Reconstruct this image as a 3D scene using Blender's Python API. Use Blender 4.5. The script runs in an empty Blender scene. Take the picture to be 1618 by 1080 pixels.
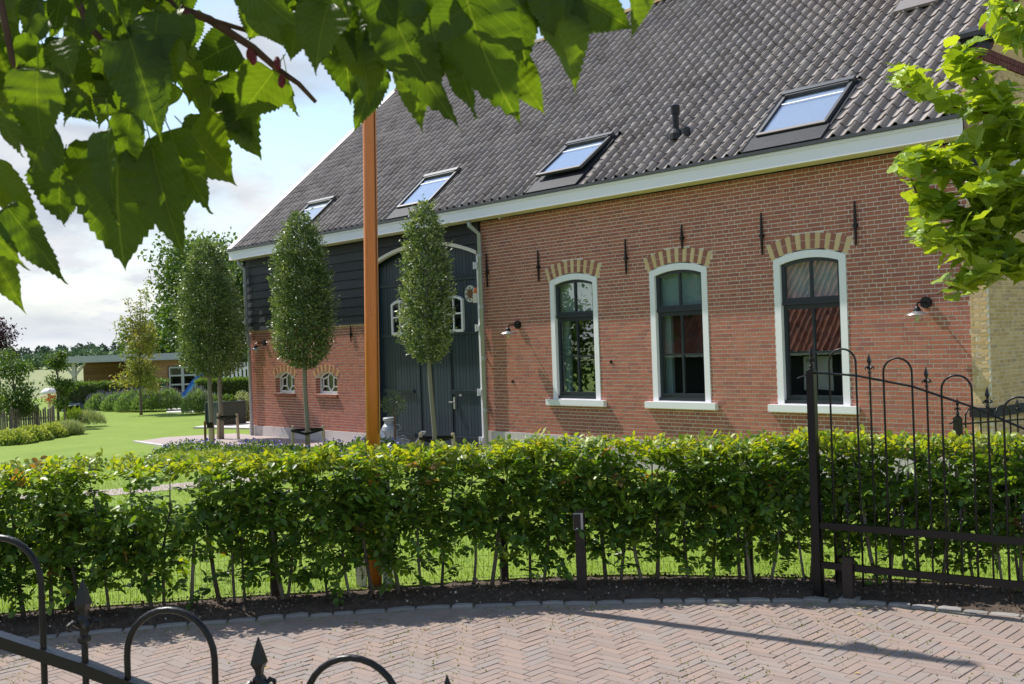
import bpy, math, random
import numpy as np
from mathutils import Vector, Matrix
random.seed(11); rng = np.random.default_rng(11)
SC = bpy.context.scene
R = math.radians
# ------------------------------------------------------------------ camera
H = 2.2; FPX = 1700.0; ROLL = R(2.0)
cam_d = bpy.data.cameras.new('camera'); cam = bpy.data.objects.new('camera', cam_d)
SC.collection.objects.link(cam); SC.camera = cam
cam_d.sensor_width = 36.0; cam_d.lens = 36.0 * FPX / 1618.0
cam_d.clip_start = 0.05; cam_d.clip_end = 3000
cam.matrix_world = Matrix.Translation((0, 0, H)) @ Matrix.Rotation(R(90), 4, 'X') @ Matrix.Rotation(-ROLL, 4, 'Z')
cam_d.dof.use_dof = True; cam_d.dof.focus_distance = 12.0; cam_d.dof.aperture_fstop = 13.0
# ------------------------------------------------------------------ sky, sun, exposure
SUN_EL = 52.0; SUN = Vector((-0.8148 * math.cos(R(SUN_EL)), 0.580 * math.cos(R(SUN_EL)), math.sin(R(SUN_EL))))
world = bpy.data.worlds.new('World'); SC.world = world; world.use_nodes = True
nt = world.node_tree; nt.nodes.clear()
def N(nt, t, **k):
    n = nt.nodes.new(t)
    for a, b in k.items(): setattr(n, a, b)
    return n
out = N(nt, 'ShaderNodeOutputWorld'); bg = N(nt, 'ShaderNodeBackground'); bg.inputs[1].default_value = 0.14
sky = N(nt, 'ShaderNodeTexSky'); sky.sky_type = 'NISHITA'; sky.sun_disc = False
sky.sun_elevation = R(SUN_EL); sky.sun_rotation = math.atan2(SUN.x, SUN.y); sky.air_density = 1.2; sky.dust_density = 0.4
geo = N(nt, 'ShaderNodeTexCoord'); sep = N(nt, 'ShaderNodeSeparateXYZ')
nt.links.new(geo.outputs['Generated'], sep.inputs[0])
mz = N(nt, 'ShaderNodeMath', operation='MAXIMUM'); mz.inputs[1].default_value = 0.0; nt.links.new(sep.outputs[2], mz.inputs[0])
az = N(nt, 'ShaderNodeMath', operation='ADD'); az.inputs[1].default_value = 0.32; nt.links.new(mz.outputs[0], az.inputs[0])
cmb = N(nt, 'ShaderNodeCombineXYZ')
for i in (0, 1):
    d_ = N(nt, 'ShaderNodeMath', operation='DIVIDE'); nt.links.new(sep.outputs[i], d_.inputs[0]); nt.links.new(az.outputs[0], d_.inputs[1]); nt.links.new(d_.outputs[0], cmb.inputs[i])
n1 = N(nt, 'ShaderNodeTexNoise'); n1.inputs['Scale'].default_value = 1.25; n1.inputs['Detail'].default_value = 9; n1.inputs['Roughness'].default_value = 0.56; n1.inputs['Distortion'].default_value = 0.3
nt.links.new(cmb.outputs[0], n1.inputs['Vector'])
cr = N(nt, 'ShaderNodeValToRGB'); cr.color_ramp.elements[0].position = 0.455; cr.color_ramp.elements[1].position = 0.555
bz = N(nt, 'ShaderNodeMapRange'); bz.inputs[1].default_value = 0.30; bz.inputs[2].default_value = 0.80; bz.inputs[3].default_value = 0; bz.inputs[4].default_value = -0.10; nt.links.new(mz.outputs[0], bz.inputs[0])
ba = N(nt, 'ShaderNodeMath', operation='ADD'); nt.links.new(n1.outputs[0], ba.inputs[0]); nt.links.new(bz.outputs[0], ba.inputs[1]); nt.links.new(ba.outputs[0], cr.inputs[0])
n2 = N(nt, 'ShaderNodeTexNoise'); n2.inputs['Scale'].default_value = 2.6; n2.inputs['Detail'].default_value = 7; n2.inputs['Roughness'].default_value = 0.55
nt.links.new(cmb.outputs[0], n2.inputs['Vector'])
c2 = N(nt, 'ShaderNodeValToRGB'); c2.color_ramp.elements[0].position = 0.36; c2.color_ramp.elements[0].color = (3.1, 3.5, 4.05, 1); c2.color_ramp.elements[1].position = 0.62; c2.color_ramp.elements[1].color = (5.0, 5.1, 5.25, 1)
nt.links.new(n2.outputs[0], c2.inputs[0])
hz = N(nt, 'ShaderNodeMapRange'); hz.inputs[1].default_value = 0.02; hz.inputs[2].default_value = 0.16; hz.inputs[3].default_value = 1; hz.inputs[4].default_value = 0; nt.links.new(mz.outputs[0], hz.inputs[0])
hm = N(nt, 'ShaderNodeMath', operation='MAXIMUM'); nt.links.new(hz.outputs[0], hm.inputs[0]); nt.links.new(cr.outputs[0], hm.inputs[1])
mx = N(nt, 'ShaderNodeMixRGB'); nt.links.new(hm.outputs[0], mx.inputs[0]); nt.links.new(sky.outputs[0], mx.inputs[1]); nt.links.new(c2.outputs[0], mx.inputs[2])
nt.links.new(mx.outputs[0], bg.inputs[0]); nt.links.new(bg.outputs[0], out.inputs[0])
sd = bpy.data.lights.new('sun', 'SUN'); sd.energy = 5.0; sd.angle = R(0.53); sd.color = (1.0, 0.955, 0.89)
sun = bpy.data.objects.new('sun', sd); SC.collection.objects.link(sun); sun.rotation_euler = SUN.to_track_quat('Z', 'Y').to_euler(); sun.location = (0, 0, 30)
SC.view_settings.view_transform = 'Standard'; SC.view_settings.look = 'None'; SC.view_settings.gamma = 1; SC.view_settings.use_curve_mapping = False
SC.view_settings.exposure = 0.38
SC.cycles.max_bounces = 8; SC.cycles.transparent_max_bounces = 12
# ------------------------------------------------------------------ picture point -> place
def der(px, py):
    a = px - 809.0; b = 540.0 - py
    return a * math.cos(ROLL) + b * math.sin(ROLL), -a * math.sin(ROLL) + b * math.cos(ROLL)
def at(px, py, Y):
    u, v = der(px, py); return Vector((u / FPX * Y, Y, H + v / FPX * Y))
def to_px(p):
    u, v = p.x / p.y * FPX, (p.z - H) / p.y * FPX
    return 809.0 + u * math.cos(ROLL) - v * math.sin(ROLL), 540.0 - (u * math.sin(ROLL) + v * math.cos(ROLL))
def gp(px, py, z=0.0):
    u, v = der(px, py); return at(px, py, (z - H) * FPX / v)
# ------------------------------------------------------------------ materials
MATS = {}
def mat(name, stops, rough=0.7, nscale=8.0, namt=0.15, bump=0.0, bscale=40.0, spec=0.4, transl=0.0, metal=0.0, tcol=None, dirt=None, coords='Object', coat=0.0, stretch=None):
    """stops: list of colours; the face attribute rnd plus fine noise picks between them."""
    m = bpy.data.materials.new(name); m.use_nodes = True; t = m.node_tree; t.nodes.clear()
    o = N(t, 'ShaderNodeOutputMaterial'); p = N(t, 'ShaderNodeBsdfPrincipled')
    p.inputs['Roughness'].default_value = rough; p.inputs['Specular IOR Level'].default_value = spec; p.inputs['Metallic'].default_value = metal
    p.inputs['Coat Weight'].default_value = coat
    a = N(t, 'ShaderNodeAttribute', attribute_name='rnd')
    tc = N(t, 'ShaderNodeTexCoord'); vec = tc.outputs[coords]
    if stretch:
        mp = N(t, 'ShaderNodeMapping'); mp.inputs['Scale'].default_value = stretch; t.links.new(vec, mp.inputs[0]); vec = mp.outputs[0]
    ns = N(t, 'ShaderNodeTexNoise'); ns.inputs['Scale'].default_value = nscale; ns.inputs['Detail'].default_value = 5; t.links.new(vec, ns.inputs['Vector'])
    ad = N(t, 'ShaderNodeMath', operation='MULTIPLY_ADD'); ad.inputs[1].default_value = namt * 2; t.links.new(ns.outputs[0], ad.inputs[0])
    sb = N(t, 'ShaderNodeMath', operation='SUBTRACT'); sb.inputs[1].default_value = namt; t.links.new(a.outputs['Fac'], sb.inputs[0]); t.links.new(sb.outputs[0], ad.inputs[2])
    r = N(t, 'ShaderNodeValToRGB'); els = r.color_ramp.elements
    while len(els) < len(stops): els.new(0.5)
    for i, c in enumerate(stops):
        els[i].position = i / max(1, len(stops) - 1); els[i].color = (*c, 1)
    t.links.new(ad.outputs[0], r.inputs[0]); col = r.outputs[0]
    if dirt:   # (colour, scale, threshold, amount)
        dn = N(t, 'ShaderNodeTexNoise'); dn.inputs['Scale'].default_value = dirt[1]; dn.inputs['Detail'].default_value = 8; dn.inputs['Roughness'].default_value = 0.65
        t.links.new(tc.outputs['Object'], dn.inputs['Vector'])
        dr = N(t, 'ShaderNodeValToRGB'); dr.color_ramp.elements[0].position = dirt[2]; dr.color_ramp.elements[1].position = min(1, dirt[2] + 0.16)
        dr.color_ramp.elements[1].color = (dirt[3],) * 3 + (1,); dr.color_ramp.elements[0].color = (0, 0, 0, 1)
        t.links.new(dn.outputs[0], dr.inputs[0]); mm = N(t, 'ShaderNodeMixRGB'); t.links.new(dr.outputs[0], mm.inputs[0]); t.links.new(col, mm.inputs[1]); mm.inputs[2].default_value = (*dirt[0], 1); col = mm.outputs[0]
    t.links.new(col, p.inputs['Base Color'])
    if bump:
        bn = N(t, 'ShaderNodeTexNoise'); bn.inputs['Scale'].default_value = bscale; bn.inputs['Detail'].default_value = 6; t.links.new(vec, bn.inputs['Vector'])
        b = N(t, 'ShaderNodeBump'); b.inputs['Strength'].default_value = bump; b.inputs['Distance'].default_value = 0.01; t.links.new(bn.outputs[0], b.inputs['Height']); t.links.new(b.outputs[0], p.inputs['Normal'])
    if transl:
        tr = N(t, 'ShaderNodeBsdfTranslucent'); ms = N(t, 'ShaderNodeMixShader'); ms.inputs[0].default_value = transl
        gm = N(t, 'ShaderNodeMixRGB', blend_type='MULTIPLY'); gm.inputs[0].default_value = 1; t.links.new(col, gm.inputs[1]); gm.inputs[2].default_value = (*(tcol or (2.2, 2.0, 0.8)), 1)
        t.links.new(gm.outputs[0], tr.inputs[0]); t.links.new(p.outputs[0], ms.inputs[1]); t.links.new(tr.outputs[0], ms.inputs[2]); t.links.new(ms.outputs[0], o.inputs[0])
    else: t.links.new(p.outputs[0], o.inputs[0])
    MATS[name] = m; return m
def glassmat(name, tint, refl, behind=1.0):
    m = bpy.data.materials.new(name); m.use_nodes = True; t = m.node_tree; t.nodes.clear()
    o = N(t, 'ShaderNodeOutputMaterial'); g = N(t, 'ShaderNodeBsdfGlossy'); g.inputs['Roughness'].default_value = 0.0; g.inputs['Color'].default_value = (.95, .97, 1, 1)
    tr = N(t, 'ShaderNodeBsdfTransparent'); tr.inputs[0].default_value = (*tint, 1)
    lw = N(t, 'ShaderNodeLayerWeight'); lw.inputs['Blend'].default_value = .5
    pw = N(t, 'ShaderNodeMath', operation='POWER'); pw.inputs[1].default_value = 4.5; t.links.new(lw.outputs['Facing'], pw.inputs[0])
    ma = N(t, 'ShaderNodeMath', operation='ADD'); ma.inputs[1].default_value = refl; ma.use_clamp = True; t.links.new(pw.outputs[0], ma.inputs[0])
    wn = N(t, 'ShaderNodeTexNoise'); wn.inputs['Scale'].default_value = 1.7; tc = N(t, 'ShaderNodeTexCoord'); t.links.new(tc.outputs['Object'], wn.inputs['Vector'])
    b = N(t, 'ShaderNodeBump'); b.inputs['Strength'].default_value = 0.025; b.inputs['Distance'].default_value = 0.02; t.links.new(wn.outputs[0], b.inputs['Height']); t.links.new(b.outputs[0], g.inputs['Normal'])
    ms = N(t, 'ShaderNodeMixShader'); t.links.new(ma.outputs[0], ms.inputs[0]); t.links.new(tr.outputs[0], ms.inputs[1]); t.links.new(g.outputs[0], ms.inputs[2]); t.links.new(ms.outputs[0], o.inputs[0])
    MATS[name] = m; return m
mat('brick', [(.32,.12,.098), (.38,.135,.098), (.41,.145,.10), (.43,.155,.105), (.45,.17,.115), (.37,.145,.115)], .85, 9, .08, .35, 60, .2, dirt=((.36,.24,.20), 1.3, .56, .25))
mat('mortar', [(.72,.64,.56), (.82,.74,.66)], .9, 6, .5, .2, 120, .1)
mat('yellow_brick', [(.50,.33,.15), (.62,.42,.21), (.68,.48,.27), (.44,.31,.19)], .85, 9, .15, .3, 60, .2, dirt=((.25,.22,.18), 1.5, .56, .4))
mat('arch_yellow', [(.62,.43,.23), (.70,.51,.30)], .8, 20, .3, .2, 60, .2)
mat('arch_orange', [(.46,.26,.11), (.54,.33,.15)], .8, 20, .3, .2, 60, .2)
mat('arch_red', [(.30,.12,.09), (.36,.15,.11)], .8, 20, .3, .2, 60, .2)
mat('band_red', [(.11,.035,.033), (.17,.055,.05)], .8, 20, .3, .2, 60, .2)
mat('roof_tile', [(.21,.18,.16), (.28,.245,.22), (.35,.31,.28), (.24,.215,.205)], .72, 12, .12, .3, 70, .25, dirt=((.36,.33,.28), 2.0, .53, .6))
mat('ridge_tile', [(.20,.17,.14), (.33,.22,.10)], .8, 14, .35, .3, 60, .2, dirt=((.55,.30,.05), 5, .52, .8))
mat('white_paint', [(.80,.775,.815), (.84,.815,.845)], .4, 3, .4, .05, 30, .4, dirt=((.52,.53,.50), 2.6, .60, .35))
mat('cream_paint', [(.70,.62,.52), (.76,.68,.58)], .5, 3, .4)
mat('dark_paint', [(.016,.022,.030), (.024,.032,.042)], .3, 6, .4, .05, 30, .5)
mat('door_paint', [(.014,.028,.042), (.022,.040,.056)], .42, 6, .3, .25, 12, .5, stretch=(6, 6, .6))
mat('black_board', [(.012,.013,.016), (.03,.032,.036)], .6, 5, .4, .5, 25, .4, stretch=(.5, 4, 6), dirt=((.09,.09,.09), 5, .6, .5))
mat('black_iron', [(.005,.005,.006), (.010,.009,.009)], .34, 30, .4, .12, 90, .35)
mat('plinth', [(.52,.46,.45), (.62,.57,.56)], .8, 2, .5, .15, 60, .2, dirt=((.33,.27,.24), 2.5, .58, .6))
mat('zinc', [(.34,.36,.38), (.46,.48,.50)], .45, 5, .4, .05, 40, .5, metal=.3)
mat('dark_metal', [(.03,.032,.036), (.055,.058,.064)], .4, 8, .4, 0, 40, .5)
mat('lead', [(.020,.021,.025), (.05,.053,.06)], .6, 8, .5, .3, 20, .15)
mat('dull_metal', [(.16,.14,.13), (.22,.20,.19)], .45, 8, .4, 0, 40, .3)
mat('room', [(.03,.03,.032), (.045,.045,.05)], .9, 1, .3)
mat('blind', [(.50,.56,.62), (.56,.61,.66)], .9, 1, .3)
mat('grey_blind', [(.4,.44,.44), (.5,.53,.53)], .9, 1, .3)
mat('orange_wood', [(.36,.095,.010), (.62,.19,.025), (.48,.14,.016)], .42, 9, .45, .2, 20, .5, stretch=(7, 7, .30), dirt=((.10,.028,.01), 10, .635, .9), coat=.2)
mat('shed_wood', [(.33,.17,.075), (.47,.27,.13)], .8, 6, .3)
mat('brown_wood', [(.14,.07,.035), (.20,.105,.05)], .8, 6, .3)
mat('grey_wood', [(.17,.145,.12), (.27,.24,.20)], .85, 10, .4, .4, 40)
mat('pale_wood', [(.45,.36,.24), (.55,.45,.32)], .8, 10, .4, .3, 40)
mat('dark_post', [(.03,.022,.018), (.055,.04,.032)], .75, 20, .4, .4, 50)
mat('bark', [(.10,.085,.065), (.20,.175,.14)], .9, 25, .5, .6, 60, .1)
mat('pale_bark', [(.20,.18,.14), (.30,.28,.22)], .9, 25, .5, .6, 60, .1)
mat('red_twig', [(.07,.036,.022), (.14,.08,.05)], .7, 30, .5, .4, 90, .2)
mat('soil', [(.05,.036,.028), (.09,.068,.054), (.15,.115,.09)], .95, 14, .5, .9, 50, .1, dirt=((.22,.17,.13), 9, .58, .5))
mat('clod', [(.03,.022,.017), (.09,.068,.052), (.20,.155,.12), (.46,.43,.38)], .95, 30, .1, .5, 60, .1)
mat('paver', [(.235,.185,.16), (.285,.215,.18), (.26,.21,.185), (.305,.22,.18), (.245,.21,.19), (.29,.235,.20)], .85, 14, .13, .25, 90, .25, dirt=((.22,.20,.15), 1.1, .56, .35))
mat('joint_sand', [(.26,.23,.18), (.34,.30,.24)], .95, 12, .5, .5, 60, .1, dirt=((.14,.17,.03), 2.6, .50, .9))
mat('kerb_stone', [(.22,.21,.20), (.31,.29,.275)], .9, 10, .4, .5, 30, .2, dirt=((.14,.15,.08), 5, .56, .6))
mat('lawn', [(.13,.20,.026), (.18,.26,.034), (.23,.30,.05)], .8, .7, .6, .5, 60, .15, dirt=((.10,.17,.02), 5, .52, .5))
mat('grass_blade', [(.14,.21,.022), (.19,.28,.032), (.25,.33,.06)], .6, 1, .2, transl=.4, tcol=(1.6, 1.6, .6))
mat('moss', [(.12,.15,.02), (.24,.25,.045)], .9, 20, .4, transl=.2)
mat('hazed_wood_leaf', [(.10,.17,.08), (.17,.25,.12)], .9, 20, .1)  # pale green, the haze over the wood is put into this colour
mat('fallen_leaf', [(.16,.08,.03), (.35,.20,.06), (.45,.36,.10)], .8, 20, .1)
mat('field', [(.14,.17,.06), (.26,.27,.12)], .95, .02, .6)
mat('terrace', [(.34,.28,.265), (.42,.35,.33)], .9, 4, .5, .3, 30, .2)
mat('hedge_leaf', [(.030,.080,.012), (.058,.135,.016), (.11,.21,.022), (.27,.34,.030), (.25,.15,.05)], .42, 20, .05, spec=.5, transl=.36, tcol=(2.6, 2.2, .5))
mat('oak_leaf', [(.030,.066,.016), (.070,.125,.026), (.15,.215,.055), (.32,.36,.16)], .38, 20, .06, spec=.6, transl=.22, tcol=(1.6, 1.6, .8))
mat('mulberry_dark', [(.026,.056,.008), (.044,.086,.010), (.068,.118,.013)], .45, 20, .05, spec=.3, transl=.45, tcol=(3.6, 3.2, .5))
mat('mulberry_sunlit', [(.13,.22,.018), (.24,.36,.030), (.36,.48,.06)], .40, 20, .05, spec=.5, transl=.40, tcol=(2.0, 1.7, .45))  # lightened copy of the mulberry leaf, sunlight put into the colour
mat('tree_leaf', [(.035,.080,.016), (.075,.14,.026), (.13,.21,.045)], .55, 20, .05, transl=.3, tcol=(1.8, 1.7, .6))
mat('yellow_leaf', [(.10,.15,.03), (.20,.24,.05), (.34,.29,.10)], .6, 20, .05, transl=.35, tcol=(1.6, 1.5, .6))
mat('purple_leaf', [(.025,.012,.02), (.06,.025,.035)], .6, 20, .05, transl=.2, tcol=(1.8, 1, 1))
mat('lime_leaf', [(.20,.28,.04), (.40,.46,.09), (.52,.55,.16)], .7, 20, .05, transl=.3, tcol=(1.3, 1.3, .6))
mat('lavender_leaf', [(.13,.23,.06), (.24,.33,.11)], .8, 20, .1, transl=.35, tcol=(1.6, 1.6, .9))
mat('lavender_flower', [(.22,.20,.30), (.34,.30,.42)], .8, 20, .1)
mat('blue_flower', [(.11,.10,.42), (.25,.20,.60)], .7, 20, .1)
mat('bed_leaf', [(.04,.10,.02), (.09,.17,.035), (.20,.27,.06)], .6, 20, .05, transl=.3)
mat('silver_grass', [(.18,.26,.09), (.42,.47,.32)], .8, 20, .1, transl=.2)
mat('hazed_leaf', [(.07,.12,.08), (.13,.19,.12)], .9, 20, .1)  # distance haze is painted into this pale leaf colour
mat('red_tile', [(.26,.085,.05), (.42,.17,.10), (.34,.15,.11)], .8, 8, .2, .3, 50, .2, dirt=((.16,.12,.10), 1.2, .5, .6))
mat('steel', [(.5,.5,.5), (.6,.6,.6)], .3, 9, .2, metal=.8)
mat('milk_can', [(.32,.34,.36), (.42,.44,.45)], .5, 7, .4, metal=.4, dirt=((.28,.14,.07), 9, .58, .5))
mat('planter_green', [(.018,.035,.032), (.03,.05,.045)], .6, 6, .3)
mat('slide_blue', [(.015,.10,.42), (.02,.14,.5)], .35, 3, .3)
mat('water', [(.10,.42,.42), (.14,.5,.5)], .1, 2, .3, .1, 8)
mat('beacon', [(.75,.16,.02), (.8,.2,.03)], .3, 3, .3)
mat('pale_stone', [(.5,.48,.44), (.6,.57,.53)], .85, 6, .4, .3, 30)
mat('berry', [(.10,.008,.012), (.2,.02,.02)], .3, 20, .3)
mat('cover_blue', [(.03,.045,.07), (.30,.36,.42)], .5, 5, .5)
mat('dark_net', [(.012,.016,.014), (.02,.026,.022)], .9, 5, .5)
glassmat('window_glass', (.84, .9, .88), .17)
glassmat('sky_glass', (.88, .9, .93), .2)
glassmat('dark_glass', (.5, .55, .6), .05)
glassmat('lamp_glass', (.92, .93, .9), .08)
# ------------------------------------------------------------------ mesh helpers
COL = SC.collection
class MB:
    def __init__(s): s.v = []; s.f = []; s.r = []; s.m = []
    def add(s, vs, fs, rnd=.5, mi=0):
        o = len(s.v); s.v.extend(tuple(x) for x in vs)
        for f in fs: s.f.append(tuple(i + o for i in f)); s.r.append(rnd); s.m.append(mi)
        return s
    def box(s, x0, x1, y0, y1, z0, z1, rnd=.5, mi=0, M=None):
        vs = [(x, y, z) for x in (x0, x1) for y in (y0, y1) for z in (z0, z1)]
        if M is not None: vs = [M @ Vector(p) for p in vs]
        return s.add(vs, [(0,1,3,2),(4,6,7,5),(0,4,5,1),(2,3,7,6),(0,2,6,4),(1,5,7,3)], rnd, mi)
    def bar(s, p0, p1, w, d, rnd=.5, mi=0, up=(0, 0, 1)):
        p0, p1 = Vector(p0), Vector(p1); t = (p1 - p0).normalized(); u = Vector(up)
        a = t.cross(u)
        if a.length < 1e-4: a = t.cross(Vector((1, 0, 0)))
        a.normalize(); b = a.cross(t).normalized()
        vs = [p + a * (w / 2 * i) + b * (d / 2 * j) for p in (p0, p1) for i, j in ((-1,-1),(1,-1),(1,1),(-1,1))]
        return s.add(vs, [(0,3,2,1),(4,5,6,7),(0,1,5,4),(1,2,6,5),(2,3,7,6),(3,0,4,7)], rnd, mi)
    def tube(s, pts, rad, n=8, rnd=.5, mi=0, cap=True):
        pts = [Vector(p) for p in pts]; k = len(pts)
        if not hasattr(rad, '__len__'): rad = [rad] * k
        vs = []; prev = None
        for i, p in enumerate(pts):
            t = (pts[min(i + 1, k - 1)] - pts[max(i - 1, 0)]).normalized()
            a = prev - t * prev.dot(t) if prev is not None else t.cross(Vector((0, 0, 1)) if abs(t.z) < .9 else Vector((1, 0, 0)))
            a.normalize(); prev = a; b = t.cross(a)
            for j in range(n):
                c = 2 * math.pi * j / n; vs.append(p + (a * math.cos(c) + b * math.sin(c)) * rad[i])
        fs = [(i * n + j, i * n + (j + 1) % n, (i + 1) * n + (j + 1) % n, (i + 1) * n + j) for i in range(k - 1) for j in range(n)]
        if cap: fs += [tuple(range(n - 1, -1, -1)), tuple((k - 1) * n + j for j in range(n))]
        return s.add(vs, fs, rnd, mi)
    def lathe(s, prof, c=(0, 0, 0), n=16, rnd=.5, mi=0, axis='z', ph=0):
        vs = []; c = Vector(c)
        for r, z in prof:
            for j in range(n):
                a = 2 * math.pi * j / n + ph
                q = (r * math.cos(a), r * math.sin(a), z) if axis == 'z' else (r * math.cos(a), z, r * math.sin(a))
                vs.append(c + Vector(q))
        k = len(prof)
        fs = [(i * n + j, i * n + (j + 1) % n, (i + 1) * n + (j + 1) % n, (i + 1) * n + j) for i in range(k - 1) for j in range(n)]
        fs += [tuple(range(n - 1, -1, -1)), tuple((k - 1) * n + j for j in range(n))]
        return s.add(vs, fs, rnd, mi)
    def prism(s, poly, y0, y1, rnd=.5, mi=0, fn=None):
        """poly in (x,z), extruded in y; fn maps each point."""
        n = len(poly); vs = [(x, y0, z) for x, z in poly] + [(x, y1, z) for x, z in poly]
        if fn: vs = [fn(*p) for p in vs]
        fs = [tuple(range(n)), tuple(range(2 * n - 1, n - 1, -1))] + [(i + n, (i + 1) % n + n, (i + 1) % n, i) for i in range(n)]
        return s.add(vs, fs, rnd, mi)
    def slab(s, poly, z0, z1, rnd=.5, mi=0):
        n = len(poly); vs = [(p[0], p[1], z0) for p in poly] + [(p[0], p[1], z1) for p in poly]
        fs = [tuple(range(n - 1, -1, -1)), tuple(range(n, 2 * n))] + [(i, (i + 1) % n, (i + 1) % n + n, i + n) for i in range(n)]
        return s.add(vs, fs, rnd, mi)
    def mesh(s, name, mats, smooth=False):
        me = bpy.data.meshes.new(name); me.from_pydata(s.v, [], s.f)
        at_ = me.attributes.new('rnd', 'FLOAT', 'FACE'); at_.data.foreach_set('value', np.array(s.r, dtype=np.float32))
        ms = mats if isinstance(mats, (list, tuple)) else [mats]
        for q in ms: me.materials.append(MATS[q])
        if len(ms) > 1: me.polygons.foreach_set('material_index', s.m)
        if smooth: me.polygons.foreach_set('use_smooth', [True] * len(s.f))
        me.update(); return me
    def obj(s, name, mats, parent=None, smooth=False, kind=None, label=None):
        o = bpy.data.objects.new(name, s.mesh(name, mats, smooth)); COL.objects.link(o); o.parent = parent
        if kind: o['kind'] = kind
        if label: o['label'] = label
        return o
def tag(o, label, cat, group=None, kind=None):
    o['label'] = label; o['category'] = cat
    if group: o['group'] = group
    if kind: o['kind'] = kind
    return o
def empty(name, loc, rz=0.0, label=None, cat=None, group=None):
    o = bpy.data.objects.new(name, None); COL.objects.link(o); o.location = loc; o.rotation_euler = (0, 0, rz); o.empty_display_size = .2
    if label: tag(o, label, cat, group)
    return o
def struct(o): o['kind'] = 'structure'; return o
def link_mesh(name, me, parent=None, M=None):
    o = bpy.data.objects.new(name, me); COL.objects.link(o); o.parent = parent
    if M is not None: o.matrix_local = M
    return o
# leaf clouds -------------------------------------------------------
def np_mesh(name, V, F, rnd, matn, k):
    """V (nv,3), F (nf,k) all faces of k corners."""
    me = bpy.data.meshes.new(name); me.vertices.add(len(V)); me.vertices.foreach_set('co', V.astype(np.float32).ravel())
    nf = len(F); me.loops.add(nf * k); me.loops.foreach_set('vertex_index', F.astype(np.int32).ravel())
    me.polygons.add(nf); me.polygons.foreach_set('loop_start', np.arange(0, nf * k, k, dtype=np.int32)); me.polygons.foreach_set('loop_total', np.full(nf, k, dtype=np.int32))
    a = me.attributes.new('rnd', 'FLOAT', 'FACE'); a.data.foreach_set('value', rnd.astype(np.float32))
    me.materials.append(MATS[matn]); me.update(calc_edges=True); me.validate(); return me
LEAF6 = (np.array([(0,0,0), (-.44,.26,.11), (-.44,.64,.12), (0,.48,0), (.44,.26,.11), (.44,.64,.12), (0,1.0,-.10)]),
         np.array([(0,3,1), (1,3,2), (3,6,2), (0,4,3), (4,5,3), (3,5,6)]))
LEAF2 = (np.array([(0,0,0), (-.5,.45,.12), (.5,.45,.12), (0,1,0)]), np.array([(0,3,1), (0,2,3)]))
def cloud_arrays(P, D, Nn, L, W, tpl):
    D = D / np.linalg.norm(D, axis=1, keepdims=True)
    X = np.cross(D, Nn); X /= (np.linalg.norm(X, axis=1, keepdims=True) + 1e-9); Z = np.cross(X, D)
    tv, tf = tpl; n = len(P)
    V = P[:, None, :] + (tv[None, :, 0, None] * W[:, None, None]) * X[:, None, :] + (tv[None, :, 1, None] * L[:, None, None]) * D[:, None, :] + (tv[None, :, 2, None] * W[:, None, None]) * Z[:, None, :]
    F = tf[None] + (np.arange(n) * len(tv))[:, None, None]
    return V.reshape(-1, 3), F.reshape(-1, 3)
def leafcloud(name, P, D, Nn, L, W, rnd, matn, parent=None, tpl=LEAF2, kind=None):
    V, F = cloud_arrays(P, D, Nn, L, W, tpl)
    me = np_mesh(name, V, F, np.repeat(rnd, len(tpl[1])), matn, 3)
    o = link_mesh(name, me, parent)
    if kind: o['kind'] = kind
    return o
def unit(n):
    v = rng.normal(size=(n, 3)); return v / np.linalg.norm(v, axis=1, keepdims=True)
# ================================================================== GROUND
def sheet(name, poly, z, matn, top=True):
    b = MB(); b.add([(x, y, z) for x, y in poly], [tuple(range(len(poly)))])
    return struct(b.obj(name, matn))
sheet('ground', [(-900, -300), (900, -300), (900, 1500), (-900, 1500)], -0.03, 'field')
# kerb line (front edge) and hedge foot line, on the ground
KERB = [(-9, 7.4), (-6.5, 8.0), (-5, 8.33), (-3.86, 8.52), (-3.2, 8.66), (-2.63, 8.80), (-2.09, 8.88), (-1.55, 8.96), (-.76, 9.04), (.37, 9.05), (1.28, 8.97), (2.42, 8.84), (3.1, 8.55), (3.8, 8.15), (5, 7.3), (7, 5.6)]
HEDGE = [(-7.5, 8.1), (-5.6, 8.62), (-4.21, 9.0), (-3.22, 9.14), (-2.37, 9.28), (-1.35, 9.38), (-.88, 9.48), (-.4, 9.58), (.09, 9.62), (.95, 9.62), (1.71, 9.44), (2.25, 9.3), (3.13, 9.08), (3.88, 8.80), (4.8, 8.35), (6.2, 7.45)]
def along(line, t):
    """point and tangent at arc length t"""
    for i in range(len(line) - 1):
        a, b = Vector(line[i]), Vector(line[i + 1]); l = (b - a).length
        if t <= l or i == len(line) - 2: return a + (b - a) * (t / l), (b - a) / l
        t -= l
def linelen(line): return sum((Vector(line[i + 1]) - Vector(line[i])).length for i in range(len(line) - 1))
def offs(line, d): 
    o = []
    for i in range(len(line)):
        a = Vector(line[max(0, i - 1)]); b = Vector(line[min(len(line) - 1, i + 1)]); t = (b - a).normalized(); o.append((line[i][0] - t.y * d, line[i][1] + t.x * d))
    return o
lawn_front = offs(HEDGE, .42)
lb = MB(); 
lawn_poly = lawn_front + [(22, 4), (60, 20), (60, 60), (-70, 60), (-70, 8)]
lb.slab(lawn_poly, -.028, 0.0); struct(lb.obj('lawn', 'lawn'))
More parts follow.
